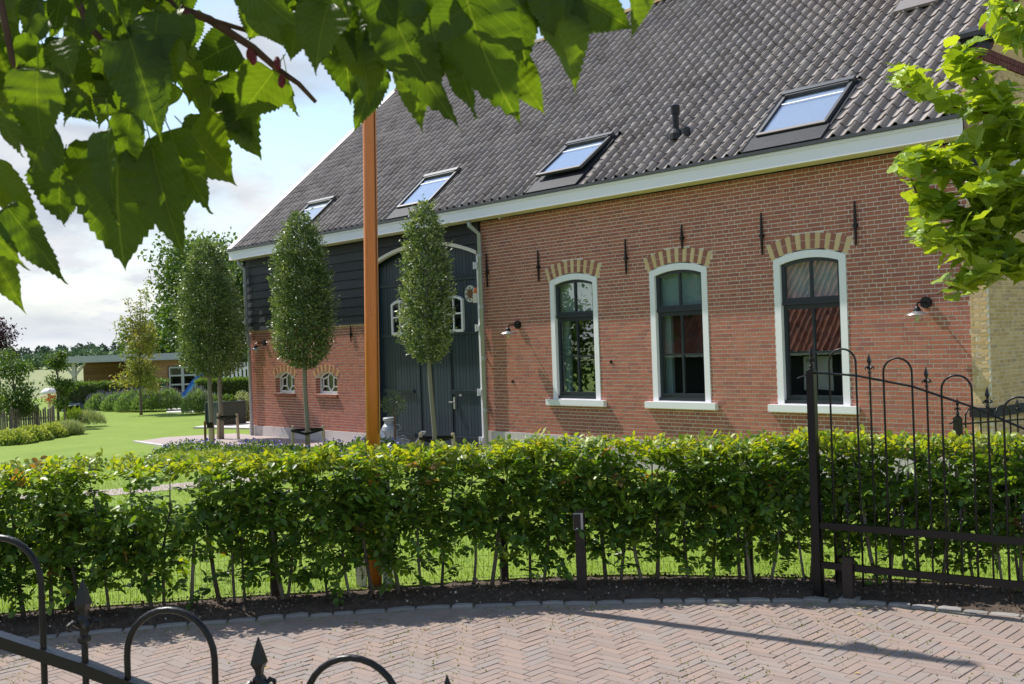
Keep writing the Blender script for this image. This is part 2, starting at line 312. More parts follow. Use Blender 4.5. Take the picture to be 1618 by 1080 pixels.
# earth strip, slightly heaped
sb = MB(); k = 60; rows = [-.06, .0, .12, .3, .5, .62]
HL = linelen(KERB)
vs = []
for i in range(k * 4 + 1):
    p, t = along(KERB, HL * i / (k * 4)); n = Vector((-t.y, t.x))
    hq, ht = along(HEDGE, linelen(HEDGE) * i / (k * 4)); hn = Vector((-ht.y, ht.x))
    q = hq + hn * .44
    for j in range(9):
        f = j / 8; c = (p + n * .02) * (1 - f) + q * f
        vs.append((c.x, c.y, -.01 + .05 * math.sin(math.pi * min(1, f * 1.1)) + random.uniform(-.012, .012) + (.0 if 0 < j < 8 else -.01)))
sb.add(vs, [(i * 9 + j, i * 9 + j + 1, (i + 1) * 9 + j + 1, (i + 1) * 9 + j) for i in range(k * 4) for j in range(8)])
struct(sb.obj('soil_strip', 'soil', smooth=True))
# ------------------------------------------------------------------ brick paving in front
pav = MB(); pav.slab([(x, y) for x, y in KERB] + [(7, -4), (-9, -4)], -.05, -.008)
paving = struct(pav.obj('brick_paving', 'joint_sand'))
def kerb_y(x):
    for i in range(len(KERB) - 1):
        if KERB[i][0] <= x <= KERB[i + 1][0]:
            f = (x - KERB[i][0]) / (KERB[i + 1][0] - KERB[i][0]); return KERB[i][1] * (1 - f) + KERB[i + 1][1] * f
    return -99
PL, PW, PG = .240, .080, .0045
tpls = []
for k in range(10):
    b = MB(); e = .003
    x, y = (PL - PG) / 2, (PW - PG) / 2
    lo = [(-x, -y, -.05), (x, -y, -.05), (x, y, -.05), (-x, y, -.05)]
    mi_ = [(px_, py_, -.004) for px_, py_, _ in lo]
    hi = [((x - e) * (1 if px_ > 0 else -1), (y - e) * (1 if py_ > 0 else -1), random.uniform(-.0008, .0008)) for px_, py_, _ in lo]
    b.add(lo + mi_ + hi, [(i, (i + 1) % 4, (i + 1) % 4 + 4, i + 4) for i in range(4)] + [(i + 4, (i + 1) % 4 + 4, (i + 1) % 4 + 8, i + 8) for i in range(4)] + [(8, 9, 10, 11)], (k + .5) / 10)
    tpls.append(b)
pm = [b.mesh('paving_brick', 'paver') for b in tpls]
cells = []
ang = R(45 + 1.5)
ca, sa = math.cos(ang), math.sin(ang)
for i in range(-150, 150):
    for j in range(-150, 150):
        d = (i - j) % 6
        if d == 0: cx, cy, o_ = (i + 1.5) * PW, (j + .5) * PW, 0
        elif d == 5: cx, cy, o_ = (i + .5) * PW, (j + 1.5) * PW, 1
        else: continue
        X_ = ca * cx - sa * cy + .06; Y_ = sa * cx + ca * cy + 6.5
        X_ += .012 * math.sin(Y_ * 1.9) ; Y_ += .012 * math.sin(X_ * 1.3)
        if -7.5 < X_ < 6.5 and 4.2 < Y_ < kerb_y(X_) - .13: cells.append((X_, Y_, o_))
cells.sort(key=lambda c: abs(c[0] - .1) * .35 + abs(c[1] - 7.2))
st = MB(); 
for idx, (x, y, o_) in enumerate(cells):
    M = Matrix.Translation((x, y, random.uniform(-.0018, .0018) + .004 * math.sin(x * 2.1) * math.cos(y * 1.7))) @ Matrix.Rotation(ang + (math.pi / 2 if o_ else 0) + random.gauss(0, .010), 4, 'Z') @ Matrix.Rotation(random.gauss(0, .010), 4, 'X') @ Matrix.Rotation(random.gauss(0, .006), 4, 'Y')
    q = random.randrange(10)
    if idx < 299: link_mesh('paving_brick', pm[q], paving, M)
    else: st.add([M @ Vector(v) for v in tpls[q].v], tpls[q].f, (q + .5) / 10)
st.obj('paving_bricks', 'paver', paving, kind='stuff')
# kerb stones, each its own piece
t = 0.0
first = 1
while t < HL:
    l = random.uniform(.17, .34); p, tg = along(KERB, t + l / 2); n = Vector((-tg.y, tg.x)); c = p + n * random.uniform(-.055, -.04)
    b = MB(); w = random.uniform(.075, .105); hgt = random.uniform(.010, .030)
    pts = []
    m = 5
    for a in range(m):
        for s_ in (-1, 1):
            x = (a / (m - 1) - .5) * (l - .02); shrink = .8 if a in (0, m - 1) else 1
            pts.append((x, s_ * w / 2 * shrink * random.uniform(.88, 1.05)))
    lo = [(x, y, -.05) for x, y in pts]; hi = [(x * .96, y * .8, hgt * random.uniform(.75, 1.0) * (.75 if a in (0, 1, 2 * m - 1, 2 * m - 2) else 1)) for a, (x, y) in enumerate(pts)]
    mid = [(x, y, hgt * .45) for x, y in pts]
    V = lo + mid + hi; F = []
    n2_ = 2 * m
    ring = [2 * a for a in range(m)] + [2 * a + 1 for a in range(m - 1, -1, -1)]
    for q in range(len(ring)):
        a, c2_ = ring[q], ring[(q + 1) % len(ring)]
        F.append((a, c2_, c2_ + n2_, a + n2_)); F.append((a + n2_, c2_ + n2_, c2_ + 2 * n2_, a + 2 * n2_))
    for a in range(m - 1): F.append((2 * n2_ + 2 * a, 2 * n2_ + 2 * a + 2, 2 * n2_ + 2 * a + 3, 2 * n2_ + 2 * a + 1))
    b.add(V, F, random.random())
    o = b.obj('kerb_stone', 'kerb_stone', paving); o.matrix_local = Matrix.Translation((c.x, c.y, 0)) @ Matrix.Rotation(math.atan2(tg.y, tg.x), 4, 'Z')
    t += l
# moss tufts in the joints, clods of earth
n = 5200; b_P = []
while len(b_P) < n:
    x, y = random.uniform(-5.2, 5), random.uniform(5.0, 9.0)
    if y > kerb_y(x) - .1: continue
    # ridges of the zigzag every leg width are mossier
    leg = PL / math.sqrt(2); ph = ((x - .06) / leg) % 1.0
    if min(ph, 1 - ph) > .13 and random.random() < .82: continue
    if math.sin(x * 3.1 + 1) * math.sin(y * 2.3 + x) + random.uniform(-.6, .6) < -.05: continue
    b_P.append((x, y, -.004))
P = np.array(b_P); P[:, 2] = 0.0; D = unit(n); D[:, 2] = np.abs(D[:, 2]) * .5 + .15
moss = leafcloud('joint_moss', P, D, unit(n), rng.uniform(.007, .020, n), rng.uniform(.007, .016, n), rng.random(n), 'moss', kind='stuff')
n = 60; xx = rng.uniform(-4.5, 4.5, n); yy = np.array([rng.uniform(6.6, kerb_y(x) - .15) for x in xx]); D = unit(n); D[:, 2] *= .15; Nn = unit(n) * .3; Nn[:, 2] += 1; LL = np.where(np.arange(n) < 16, rng.uniform(.03, .055, n), rng.uniform(.012, .022, n))
leafcloud('fallen_leaves', np.stack([xx, yy, np.full(n, .006)], 1), D, Nn, LL, LL * .6, rng.random(n), 'fallen_leaf', None, LEAF6, 'stuff')
n = 9000; tt = rng.random(n); P = []
for q in tt:
    f = random.random(); p, tg = along(KERB, HL * q); hq, ht = along(HEDGE, linelen(HEDGE) * q); qq = hq + Vector((-ht.y, ht.x)) * .42
    c = p * (1 - f) + qq * f; P.append((c.x, c.y, .02 + .04 * math.sin(math.pi * f)))
P = np.array(P); L_ = rng.uniform(.006, .03, n) ** 1
leafcloud('soil_clods', P, unit(n), unit(n), L_, L_ * .9, np.where(rng.random(n) < .035, 1.0, rng.random(n) * .7), 'clod', kind='stuff')
# lawn blades close to the hedge, further away the material takes over
def grass(name, n, xr, yr, hgt, dens=None):
    x = rng.uniform(*xr, n); y = yr[0] + (yr[1] - yr[0]) * rng.random(n) ** 1.5
    keep = np.ones(n, bool)
    hx = np.array([p[0] for p in lawn_front]); hy = np.array([p[1] for p in lawn_front]); keep &= y > np.interp(x, hx, hy) + .02
    # keep off the house, paths
    s = (x + 6.9275) * .66413 - (y - 28.175) * .74761; dd = (x + 6.9275) * .74761 + (y - 28.175) * .66413
    keep &= dd < -3.2
    x, y = x[keep], y[keep]; n = len(x)
    D = unit(n) * .45; D[:, 2] = 1
    P = np.stack([x, y, np.zeros(n)], 1)
    patch = .5 + .25 * np.sin(x * 1.1 + np.sin(y * .9)) + rng.normal(0, .2, n)
    return leafcloud(name, P, D, unit(n), rng.uniform(.6, 1.1, n) * hgt, np.full(n, .008), np.clip(patch, 0, 1), 'grass_blade', kind='stuff')
grass('grass', 110000, (-11, 8), (9.4, 22), .045)
# ================================================================== FARMHOUSE
O = Vector((-6.9275, 28.1751, 0)); HANG = math.atan2(-.7476137, .6641338)
HM = Matrix.Translation(O) @ Matrix.Rotation(HANG, 4, 'Z')
def W(s, off, z=0.0):
    return HM @ Vector((s, -off, z))
house = empty('brick_farmhouse', O, HANG, 'long red brick farmhouse with grey pantile roof, black boards and tall blue barn doors', 'farmhouse')
LEN = 19.28; DEPTH = 10.5; EAVE = 4.56; T = R(41.5)
# --- openings: (x0,x1,z0,spring,rise)
WINS = [(11.52, 12.71), (13.905, 15.095), (16.33, 17.53)]
WZ0, WSP, WRI = 1.14, 3.27, .11
SWS = [(1.40, 2.34), (3.33, 4.27)]; SZ0, SSP, SRI = 1.13, 1.52, .15
DX0, DX1, DSP, DRI = 5.90, 9.50, 3.95, .33
def arch_z(x, x0, x1, sp, ri):
    c = (x0 + x1) / 2; h = (x1 - x0) / 2; Rr = (h * h + ri * ri) / (2 * ri)
    dx = min(abs(x - c), h); return sp + ri - Rr + math.sqrt(Rr * Rr - dx * dx)
def arch_half(z, x0, x1, sp, ri):
    h = (x1 - x0) / 2
    if z <= sp: return h
    if z >= sp + ri: return 0
    Rr = (h * h + ri * ri) / (2 * ri); d = z - (sp + ri - Rr); return math.sqrt(max(0, Rr * Rr - d * d))
def holes(z, spec):
    o = []
    for x0, x1, z0, sp, ri in spec:
        if z < z0: continue
        hh = arch_half(z, x0, x1, sp, ri)
        if hh > 0: c = (x0 + x1) / 2; o.append((c - hh, c + hh))
    return o
def intervals(a, b, hs):
    cur = [(a, b)]
    for h0, h1 in hs:
        nx = []
        for p, q in cur:
            if h1 <= p or h0 >= q: nx.append((p, q)); continue
            if h0 > p: nx.append((p, h0))
            if h1 < q: nx.append((h1, q))
        cur = nx
    return [c for c in cur if c[1] - c[0] > .012]
def brickwork(x0, x1, z0, z1, spec, course, stretch, joint, proud, backthick, brickmat, name_many, parent, nparts, near_hi=True, fn=None, mortar='mortar', bond='cross', arches=()):
    """courses of separate bricks in front of a mortar wall with real openings. fn maps (s,y,z)->local."""
    fn = fn or (lambda x, y, z: (x, y, z))
    back = MB(); n = int(round((z1 - z0) / course)); course = (z1 - z0) / n
    all_b = []
    for r in range(n):
        za = z0 + r * course; zb = za + course; zc = (za + zb) / 2
        hs = holes(zc, spec)
        for a, b in intervals(x0, x1, hs):
            v = [fn(x, y, z) for x in (a, b) for y in (0.004, backthick) for z in (za, zb)]
            back.add(v, [(0,1,3,2),(4,6,7,5),(0,4,5,1),(2,3,7,6),(0,2,6,4),(1,5,7,3)], .5)
        hs2 = hs + [(c - hw, c + hw) for c, hw in [(a_[0], arch_outer(zc, a_)) for a_ in arches] if hw > 0]
        hd = (r % 2 == 1) and bond == 'cross'
        L = (stretch / 2) if hd else stretch
        ox = x0 + (-.25 * stretch if hd else (-.5 * stretch if r % 4 == 2 else 0)); x = ox
        while x < x1:
            l = L
            if not hd and random.random() < .09: l = stretch / 2
            if hd and random.random() < .05: l = stretch
            for a, b in intervals(max(x, x0), min(x + l, x1), hs2):
                if b - a > .03: all_b.append((a + joint / 2, b - joint / 2, za + joint / 2, zb - joint / 2))
            x += l
    back.obj('wall', mortar, parent)
    all_b.sort(key=lambda q: -q[0] if near_hi else q[0])
    sizes = {}
    st = MB(); F5 = [(0,1,3,2),(4,6,7,5),(0,4,5,1),(2,3,7,6),(0,2,6,4),(1,5,7,3)]
    for i, (a, b, c, d) in enumerate(all_b):
        p = -proud * random.uniform(.0, 1.0); rr = random.random()
        j = [random.uniform(-.0012, .0012) for _ in range(4)]
        zc = (c + d) / 2
        vs = [fn(x, y, z) for x, y, z in ((a + j[0], p, c + j[1]), (a + j[0], p, d + j[2]), (a + j[0], .02, c + j[1]), (a + j[0], .02, d + j[2]), (b + j[3], p, c + j[2]), (b + j[3], p, d + j[1]), (b + j[3], .02, c + j[2]), (b + j[3], .02, d + j[1]))]
        if i < nparts:
            key = (round(b - a, 2), int(rr * 6))
            if key not in sizes:
                m_ = MB(); l_, h_ = (b - a) / 2, (d - c) / 2
                m_.box(-l_, l_, -.004, .02, -h_, h_, (key[1] + .5) / 6); sizes[key] = m_.mesh('brick', brickmat)
            ctr = Vector(fn((a + b) / 2, 0, zc)); ex = (Vector(fn((a + b) / 2 + .1, 0, zc)) - ctr).normalized()
            M = Matrix.Translation(Vector(fn((a + b) / 2, p + .004, zc))) @ Matrix.Rotation(math.atan2(ex.y, ex.x) + random.gauss(0, .004), 4, 'Z')
            link_mesh('brick', sizes[key], parent, M)
        else: st.add(vs, F5, rr)
    st.obj(name_many, brickmat, parent, kind='stuff')
def arch_outer(z, a):
    """a=(centre, half, spring, rise, thick): half width covered by the brick arch at height z (bricks of the wall stop there)"""
    c, h, sp, ri, th = a; Rr = (h * h + ri * ri) / (2 * ri); cz = sp + ri - Rr; th0 = math.asin(h / Rr)
    if z < sp - .02: return 0
    Ro = Rr + th
    if z - cz > Ro: return 0
    hw = math.sqrt(max(0, Ro * Ro - (z - cz) ** 2))
    return min(hw, (z - cz) * math.tan(th0))
arW = [((a + b) / 2, (b - a) / 2 + .03, WSP + .005, WRI + .012, .225) for a, b in WINS]
arS = [((a + b) / 2, (b - a) / 2 + .02, SSP, SRI, .16) for a, b in SWS]
specR = [(a, b, WZ0 - .10, WSP, WRI) for a, b in WINS]
brickwork(9.60, LEN, .49, EAVE, specR, .0617, .222, .0125, .004, .25, 'brick', 'wall_bricks', house, 299, arches=arW)
specL = [(a, b, SZ0 - .03, SSP, SRI) for a, b in SWS] + [(DX0 - .02, 9.7, -1, 9, .1)]
brickwork(0, DX0 - .02, .27, 2.72, specL, .0617, .222, .0125, .004, .30, 'brick', 'wall_bricks', house, 0, near_hi=True, arches=arS)
# arches: each voussoir a brick
def voussoirs(a, n, mats, double=True, back=.02):
    c, h, sp, ri, th = a; Rr = (h * h + ri * ri) / (2 * ri); cz = sp + ri - Rr; th0 = math.asin(h / Rr)
    for i in range(n):
        a0 = -th0 + 2 * th0 * i / n; a1 = a0 + 2 * th0 / n; g = .0045 / Rr
        red = i % 2 == 1
        segs = [(Rr, Rr + th)] if not red else [(Rr, Rr + th * .52), (Rr + th * .56, Rr + th)]
        for r0, r1 in segs:
            b = MB(); poly = [(c + r * math.sin(q), cz + r * math.cos(q)) for r, q in ((r0, a0 + g), (r1, a0 + g), (r1, a1 - g), (r0, a1 - g))]
            b.prism(poly, -.009 - random.uniform(0, .003), back, random.random()); b.obj('arch_brick', mats[1] if red else mats[0], house)
    b = MB(); m = 12
    poly = [(c + Rr * math.sin(-th0 + 2 * th0 * i / m), cz + Rr * math.cos(-th0 + 2 * th0 * i / m)) for i in range(m + 1)] + [(c + (Rr + th) * math.sin(th0 - 2 * th0 * i / m), cz + (Rr + th) * math.cos(th0 - 2 * th0 * i / m)) for i in range(m + 1)]
    b.prism(poly, -.003, .12, .9); b.obj('arch_joint', 'mortar', house)
for a in arW: voussoirs(a, 17, ('arch_yellow', 'arch_red'))
for a in arS: voussoirs(a, 13, ('arch_orange', 'arch_red'), back=.12)
# plinths
b = MB(); b.box(9.60, LEN - .001, -.025, .25, -.3, .488, .4); b.box(0, DX0 - .02, -.025, .3, -.3, .268, .6); b.obj('plinth', 'plinth', house)
# other walls: gable ends, back, floor
b = MB(); apex = (DEPTH / 2)
ridge_z = EAVE + .1 + apex * math.tan(T)
for s0, s1 in ((.004, .25), (LEN - .25, LEN - .004)):
    poly = [(.31, 0), (DEPTH, 0), (DEPTH, EAVE), (apex, ridge_z - .35), (.31, EAVE + .05)]
    b.add([(s, y, z) for s in (s0, s1) for y, z in poly], [(0,1,2,3,4), (9,8,7,6,5)] + [(i, i + 5, (i + 1) % 5 + 5, (i + 1) % 5) for i in range(5)])
b.box(.25, LEN - .25, DEPTH - .25, DEPTH, 0, EAVE, .5); b.obj('rear_walls', 'brick', house)
b = MB(); b.box(.25, LEN - .25, .31, DEPTH - .25, .02, .06, .3); b.box(.25, LEN - .25, 3.6, 3.7, .06, EAVE, .4); b.box(.25, LEN - .25, .31, DEPTH - .25, 3.75, 3.8, .4)
for s in (10.9, 13.3, 15.7): b.box(s, s + .08, .31, 3.6, .06, 3.75, .5)
b.obj('interior', 'room', house)
# --- tall sash windows
def curved_frame(b, x0, x1, z0, sp, ri, w, y0, y1, rnd=.5, bottom=True, wb=None):
    """frame of width w following a segmental head"""
    m = 12; wb = wb or w
    outer = [(x0, z0)] + [(x0 + (x1 - x0) * i / m, arch_z(x0 + (x1 - x0) * i / m, x0, x1, sp, ri)) for i in range(m + 1)] + [(x1, z0)]
    xi0, xi1 = x0 + w, x1 - w
    inner = [(xi0, z0 + wb)] + [(xi0 + (xi1 - xi0) * i / m, arch_z(xi0 + (xi1 - xi0) * i / m, x0, x1, sp, ri) - w) for i in range(m + 1)] + [(xi1, z0 + wb)]
    n = len(outer); vs = [(x, y, z) for y in (y0, y1) for x, z in outer] + [(x, y, z) for y in (y0, y1) for x, z in inner]
    F = []
    for i in range(n - (0 if bottom else 1)):
        j = (i + 1) % n
        F += [(i, j, 2 * n + j, 2 * n + i), (n + i, 3 * n + i, 3 * n + j, n + j), (i, n + i, n + j, j), (2 * n + i, 2 * n + j, 3 * n + j, 3 * n + i)]
    b.add(vs, F, rnd)
    return xi0, xi1
def arched_pane(x0, x1, z0, ztop, y, matn, name, parent):
    m = 12; poly = [(x0, z0)] + [(x0 + (x1 - x0) * i / m, ztop(x0 + (x1 - x0) * i / m)) for i in range(m + 1)] + [(x1, z0)]
    b = MB(); b.prism(poly, y, y + .004); return b.obj(name, matn, parent)
for wi, (x0, x1) in enumerate(WINS):
    b = MB(); curved_frame(b, x0 + .003, x1 - .003, WZ0, WSP - .002, WRI, .108, -.012, .10, .7, wb=.012)
    win = b.obj('window', 'white_paint', house)
    b = MB(); b.box(x0 - .13, x1 + .13, -.085, .08, WZ0 - .105, WZ0 - .002, .6); b.box(x0 - .13, x1 + .13, -.06, .0, WZ0 - .118, WZ0 - .105, .6); b.obj('sill', 'white_paint', win)
    ix0, ix1 = x0 + .111, x1 - .111; zt = 2.70; ft = lambda x: arch_z(x, x0, x1, WSP, WRI) - .111
    # upper sash
    b = MB(); m = 12; w = .05
    outer = [(ix0, zt - .10)] + [(ix0 + (ix1 - ix0) * i / m, ft(ix0 + (ix1 - ix0) * i / m)) for i in range(m + 1)] + [(ix1, zt - .10)]
    a0, a1 = ix0 + w, ix1 - w
    inner = [(a0, zt)] + [(a0 + (a1 - a0) * i / m, ft(a0 + (a1 - a0) * i / m) - w) for i in range(m + 1)] + [(a1, zt)]
    n = len(outer); y0, y1 = .03, .09
    vs = [(x, y, z) for y in (y0, y1) for x, z in outer] + [(x, y, z) for y in (y0, y1) for x, z in inner]; F = []
    for i in range(n):
        j = (i + 1) % n; F += [(i, j, 2 * n + j, 2 * n + i), (n + i, 3 * n + i, 3 * n + j, n + j), (i, n + i, n + j, j), (2 * n + i, 2 * n + j, 3 * n + j, 3 * n + i)]
    b.add(vs, F, .5); b.box(ix0, ix1, .018, .03, zt - .10, zt - .055, .5); b.obj('upper_sash', 'dark_paint', win)
    xc = (ix0 + ix1) / 2; b = MB(); b.box(xc - .017, xc + .017, .036, .085, zt - .004, ft(xc) - w + .004, .5); b.obj('glazing_bar', 'dark_paint', win)
    b = MB(); q0 = (x0, x1); zb = WZ0 + .03
    lw = .052
    b.box(ix0, ix0 + lw, .055, .11, zb, zt - .105, .5); b.box(ix1 - lw, ix1, .055, .11, zb, zt - .105, .5)
    b.box(ix0 + lw, ix1 - lw, .055, .11, zt - .165, zt - .105, .5); b.box(ix0 + lw, ix1 - lw, .05, .11, zb + .035, zb + .10, .6); b.box(ix0, ix1, .01, .055, zb - .017, zb + .034, .6); b.obj('lower_sash', 'dark_paint', win)
    zm = (zb + .10 + zt - .165) / 2
    b = MB(); b.box(xc - .017, xc + .017, .062, .105, zb + .096, zt - .161, .5); b.obj('glazing_bar', 'dark_paint', win)
    b = MB(); b.box(ix0 + lw - .004, ix1 - lw + .004, .064, .103, zm - .015, zm + .015, .5); b.obj('glazing_bar', 'dark_paint', win)
    # panes: 2 upper, 4 lower
    for p0, p1 in ((a0, xc - .017), (xc + .017, a1)): arched_pane(p0, p1, zt, lambda x: ft(x) - w, .06 + random.uniform(0, .002), 'window_glass', 'pane', win)
    for p0, p1 in ((ix0 + lw, xc - .017), (xc + .017, ix1 - lw)):
        for r0, r1 in ((zb + .10, zm - .015), (zm + .015, zt - .165)):
            b = MB(); yy = .083 + random.uniform(0, .002); b.box(p0, p1, yy, yy + .004, r0, r1); b.obj('pane', 'window_glass', win)
    # pale roller blind behind the upper sash
    b = MB(); b.box(ix0, ix1, .14, .145, zt - .14, 3.4, .5); b.obj('blind', ('grey_blind', 'blind', 'blind')[wi], win)
    if wi < 2: b = MB(); b.box(ix0 + .0, ix0 + .14, .2, .26, WZ0 + .1, zt, .3); b.obj('curtain', 'blind', win)
    b = MB(); b.box(x0 + .01, x1 - .01, .10, .32, WZ0 - .05, WZ0 + .12, .5); b.obj('inner_sill', 'white_paint', win)
# --- small stable windows with honeycomb bars
for x0, x1 in SWS:
    yw = .12
    b = MB(); curved_frame(b, x0 + .002, x1 - .002, SZ0, SSP, SRI - .002, .045, yw, yw + .05, .7, wb=.06); win = b.obj('window', 'white_paint', house)
    xc = (x0 + x1) / 2; y = yw + .022; top = SSP + SRI - .03; bot = SZ0 + .05; wd = .030
    def P(x, z): return (x, y, z)
    b = MB()
    kx = .12; za, zb2 = bot + .12, top - .11
    segs = [((xc, bot), (xc - kx, za)), ((xc, bot), (xc + kx, za)), ((xc - kx, za), (xc - kx, zb2)), ((xc + kx, za), (xc + kx, zb2)), ((xc - kx, zb2), (xc, top)), ((xc + kx, zb2), (xc, top))]
    for sg in (-1, 1):
        xo = xc + sg * .345
        segs += [((xc + sg * kx, za), (xo, za)), ((xc + sg * kx, zb2), (xo, zb2 - .06)), ((xo, za), (xo, zb2 - .06)), ((xo, za), (xc + sg * .43, bot)), ((xo, zb2 - .06), (xc + sg * .43, SSP + .02))]
    for p, q in segs: b.bar(P(*p), P(*q), wd, .03, .6, up=(0, 1, 0))
    b.obj('lattice_bars', 'white_paint', win)
    arched_pane(x0 + .03, x1 - .03, SZ0 + .03, lambda x: arch_z(x, x0, x1, SSP, SRI) - .02, yw + .03, 'dark_glass', 'pane', win)
    b = MB(); b.box(x0, x1, yw + .052, .302, SZ0 - .03, SZ0 + .02); b.obj('inner_sill', 'white_paint', win)
    # brick sill and brick reveals
    for i in range(9):
        b = MB(); xa = x0 - .03 + (x1 - x0 + .06) / 9 * i; b.box(xa + .004, xa + (x1 - x0 + .06) / 9 - .004, -.055, yw, SZ0 - .075, SZ0 - .012, random.random()); b.obj('sill_brick', 'arch_red', house)
    for i in range(6):
        for sx in (x0, x1):
            b = MB(); za_ = SZ0 + i * .0617; b.box(sx - .004, sx + .004, .0, yw, za_ + .006, za_ + .055, random.random()); b.obj('reveal_brick', 'brick', house)
# --- weatherboards
WB0, WB1 = 2.72, EAVE; nb = 9; bh = (WB1 - WB0) / nb
def dz(x): return arch_z(x, DX0 - .03, DX1 + .03, DSP, DRI) + .06 if DX0 - .03 < x < DX1 + .03 else 0
for i in range(nb):
    z0 = WB0 + i * bh; z1 = z0 + bh + .025
    for a, c in ((0.0, DX0 - .03), (DX0 - .03, DX1 + .10)):
        m = 24 if c > 6.5 else 1
        if c > 6.5 and z1 < DSP: 
            continue
        xs = [a + (c - a) * k_ / m for k_ in range(m + 1)]
        if c > 6.5:
            xs = [x for x in xs if max(z0, dz(x)) < z1 - .004]
            groups = []; 
            for x in xs:
                if groups and x - groups[-1][-1] < (c - a) / m * 1.5: groups[-1].append(x)
                else: groups.append([x])
        else: groups = [xs]
        for g in groups:
            if len(g) < 2: continue
            poly = [(x, max(z0, dz(x))) for x in g] + [(g[-1], z1), (g[0], z1)]
            b = MB(); tilt = .03 + random.uniform(-.004, .004); n = len(poly)
            vs = [(x, -.018 - tilt * (1 - (z - z0) / (z1 - z0)) - .0, z) for x, z in poly] + [(x, .02, z) for x, z in poly]
            b.add(vs, [tuple(range(n)), tuple(range(2 * n - 1, n - 1, -1))] + [(k_ + n, (k_ + 1) % n + n, (k_ + 1) % n, k_) for k_ in range(n)], random.random()); b.obj('weatherboard', 'black_board', house)
b = MB(); b.box(0.01, DX0 - .03, .022, .06, WB0 - .02, EAVE, .2); b.box(DX0 - .03, 9.6, .022, .06, 4.32, EAVE, .2); b.box(-.02, .05, -.055, .0, WB0 - .02, WB1, .3); b.box(9.52, 9.61, -.06, .02, DSP + .02, EAVE, .3); b.obj('corner_board', 'black_board', house)
b = MB(); b.box(0, DX0 - .02, -.03, .06, 2.685, 2.716, .3); b.obj('rowlock_course', 'arch_yellow', house)
# --- barn doors
bd = MB(); bd.box(DX0 - .02, DX1 + .02, .16, .19, 0, 4.30, .3); barn_door = bd.obj('barn_door', 'door_paint', house)
nbd = 34; wv = (DX1 - DX0) / nbd
for i in range(nbd):
    xa = DX0 + i * wv; b = MB(); zt0 = arch_z(xa + .001, DX0, DX1, DSP, DRI); zt1 = arch_z(xa + wv - .001, DX0, DX1, DSP, DRI)
    y = .135 + random.uniform(-.002, .002)
    b.prism([(xa + .004, .03), (xa + wv - .004, .03), (xa + wv - .004, zt1 - .03), (xa + .004, zt0 - .03)], y, .16, random.random()); b.obj('door_board', 'door_paint', barn_door)
for z in (3.52, 2.42, 1.22, .28):
    for a, c in ((DX0 + .05, 7.1), (8.42, DX1 - .03)):
        if z > 3.4: pass
        b = MB(); b.box(a, c, .105, .133, z - .035, z + .035, .4); b.bar((a, .10, z + .037), (c, .10, z + .037), .03, .012, .7); b.obj('ledge', 'door_paint', barn_door)
b = MB()   # white arched trim and the white jamb on the right
m = 24
def arc_pts(d, x0=DX0 - .05, x1=DX1 + .05):
    return [(x0 + (x1 - x0) * i / m, arch_z(x0 + (x1 - x0) * i / m, x0, x1, DSP, DRI) + d) for i in range(m + 1)]
o1 = arc_pts(.055); i1 = arc_pts(-.015); b.prism(i1 + o1[::-1], -.075, .02, .6); b.obj('arch_trim', 'cream_paint', barn_door)
b = MB(); b.box(9.49, 9.565, -.03, .12, .05, DSP - .0, .5); b.obj('door_post', 'white_paint', barn_door)
for z in (3.72, 2.50, 1.24, .30):
    b = MB(); b.box(9.45, 9.53, -.06, -.032, z - .06, z + .06, .7); b.lathe([(.018, -.07), (.018, .07)], (9.46, -.07, z), 8); b.obj('hinge', 'white_paint', barn_door)
for wx, wl in ((6.40, .62), (8.26, .62)):
    b = MB(); curved_frame(b, wx, wx + wl, 2.44, 3.10, .09, .055, .08, .13, .6); w_ = b.obj('window', 'white_paint', barn_door)
    xc = wx + wl / 2; b = MB(); b.box(xc - .018, xc + .018, .085, .125, 2.49, 3.135, .6); b.box(wx + .05, wx + wl - .05, .088, .122, 2.80, 2.835, .6); b.obj('glazing_bar', 'white_paint', w_)
    arched_pane(wx + .05, wx + wl - .05, 2.49, lambda x: arch_z(x, wx, wx + wl, 3.10, .09) - .05, .10, 'dark_glass', 'pane', w_)
b = MB(); b.box(DX0 - .045, DX0 + .0, .005, .30, .0, 4.0, .4); b.box(9.565, 9.605, -.02, .30, 0, 4.3, .4); b.obj('door_jamb', 'door_paint', barn_door)
# wicket door lines + handle
b = MB(); b.box(8.38, 8.395, .118, .134, .04, 2.16, .0); b.box(7.32, 7.332, .118, .134, .04, 2.16, .0); b.box(7.72, 7.735, .12, .134, .04, 4.2, 0); b.obj('door_gap', 'black_board', barn_door)
b = MB(); b.box(8.475, 8.52, .085, .134, .88, 1.12, .6); b.tube([(8.50, .10, 1.02), (8.50, .05, 1.02), (8.38, .045, 1.02)], .011, 8, .6); b.obj('door_handle', 'steel', barn_door, smooth=False)
b = MB(); b.box(8.62, 8.69, .125, .134, 1.14, 1.18, .9); b.obj('name_plate', 'white_paint', barn_door)
# --- eaves box, gutter, verge
b = MB(); b.box(-.16, 19.42, -.36, -.335, 4.58, 4.80, .5); b.box(-.16, 19.42, -.375, -.36, 4.755, 4.80, .5); b.box(-.16, 19.42, -.368, -.36, 4.58, 4.60, .5); b.obj('fascia', 'white_paint', house)
b = MB(); b.box(-.16, 19.42, -.335, -.061, 4.57, 4.59, .5); b.obj('soffit', 'cream_paint', house)
b = MB(); b.box(-.16, 19.42, -.40, -.33, 4.802, 4.835, .5); b.box(-.16, 19.42, -.405, -.39, 4.802, 4.85, .6); b.obj('gutter', 'dark_metal', house)
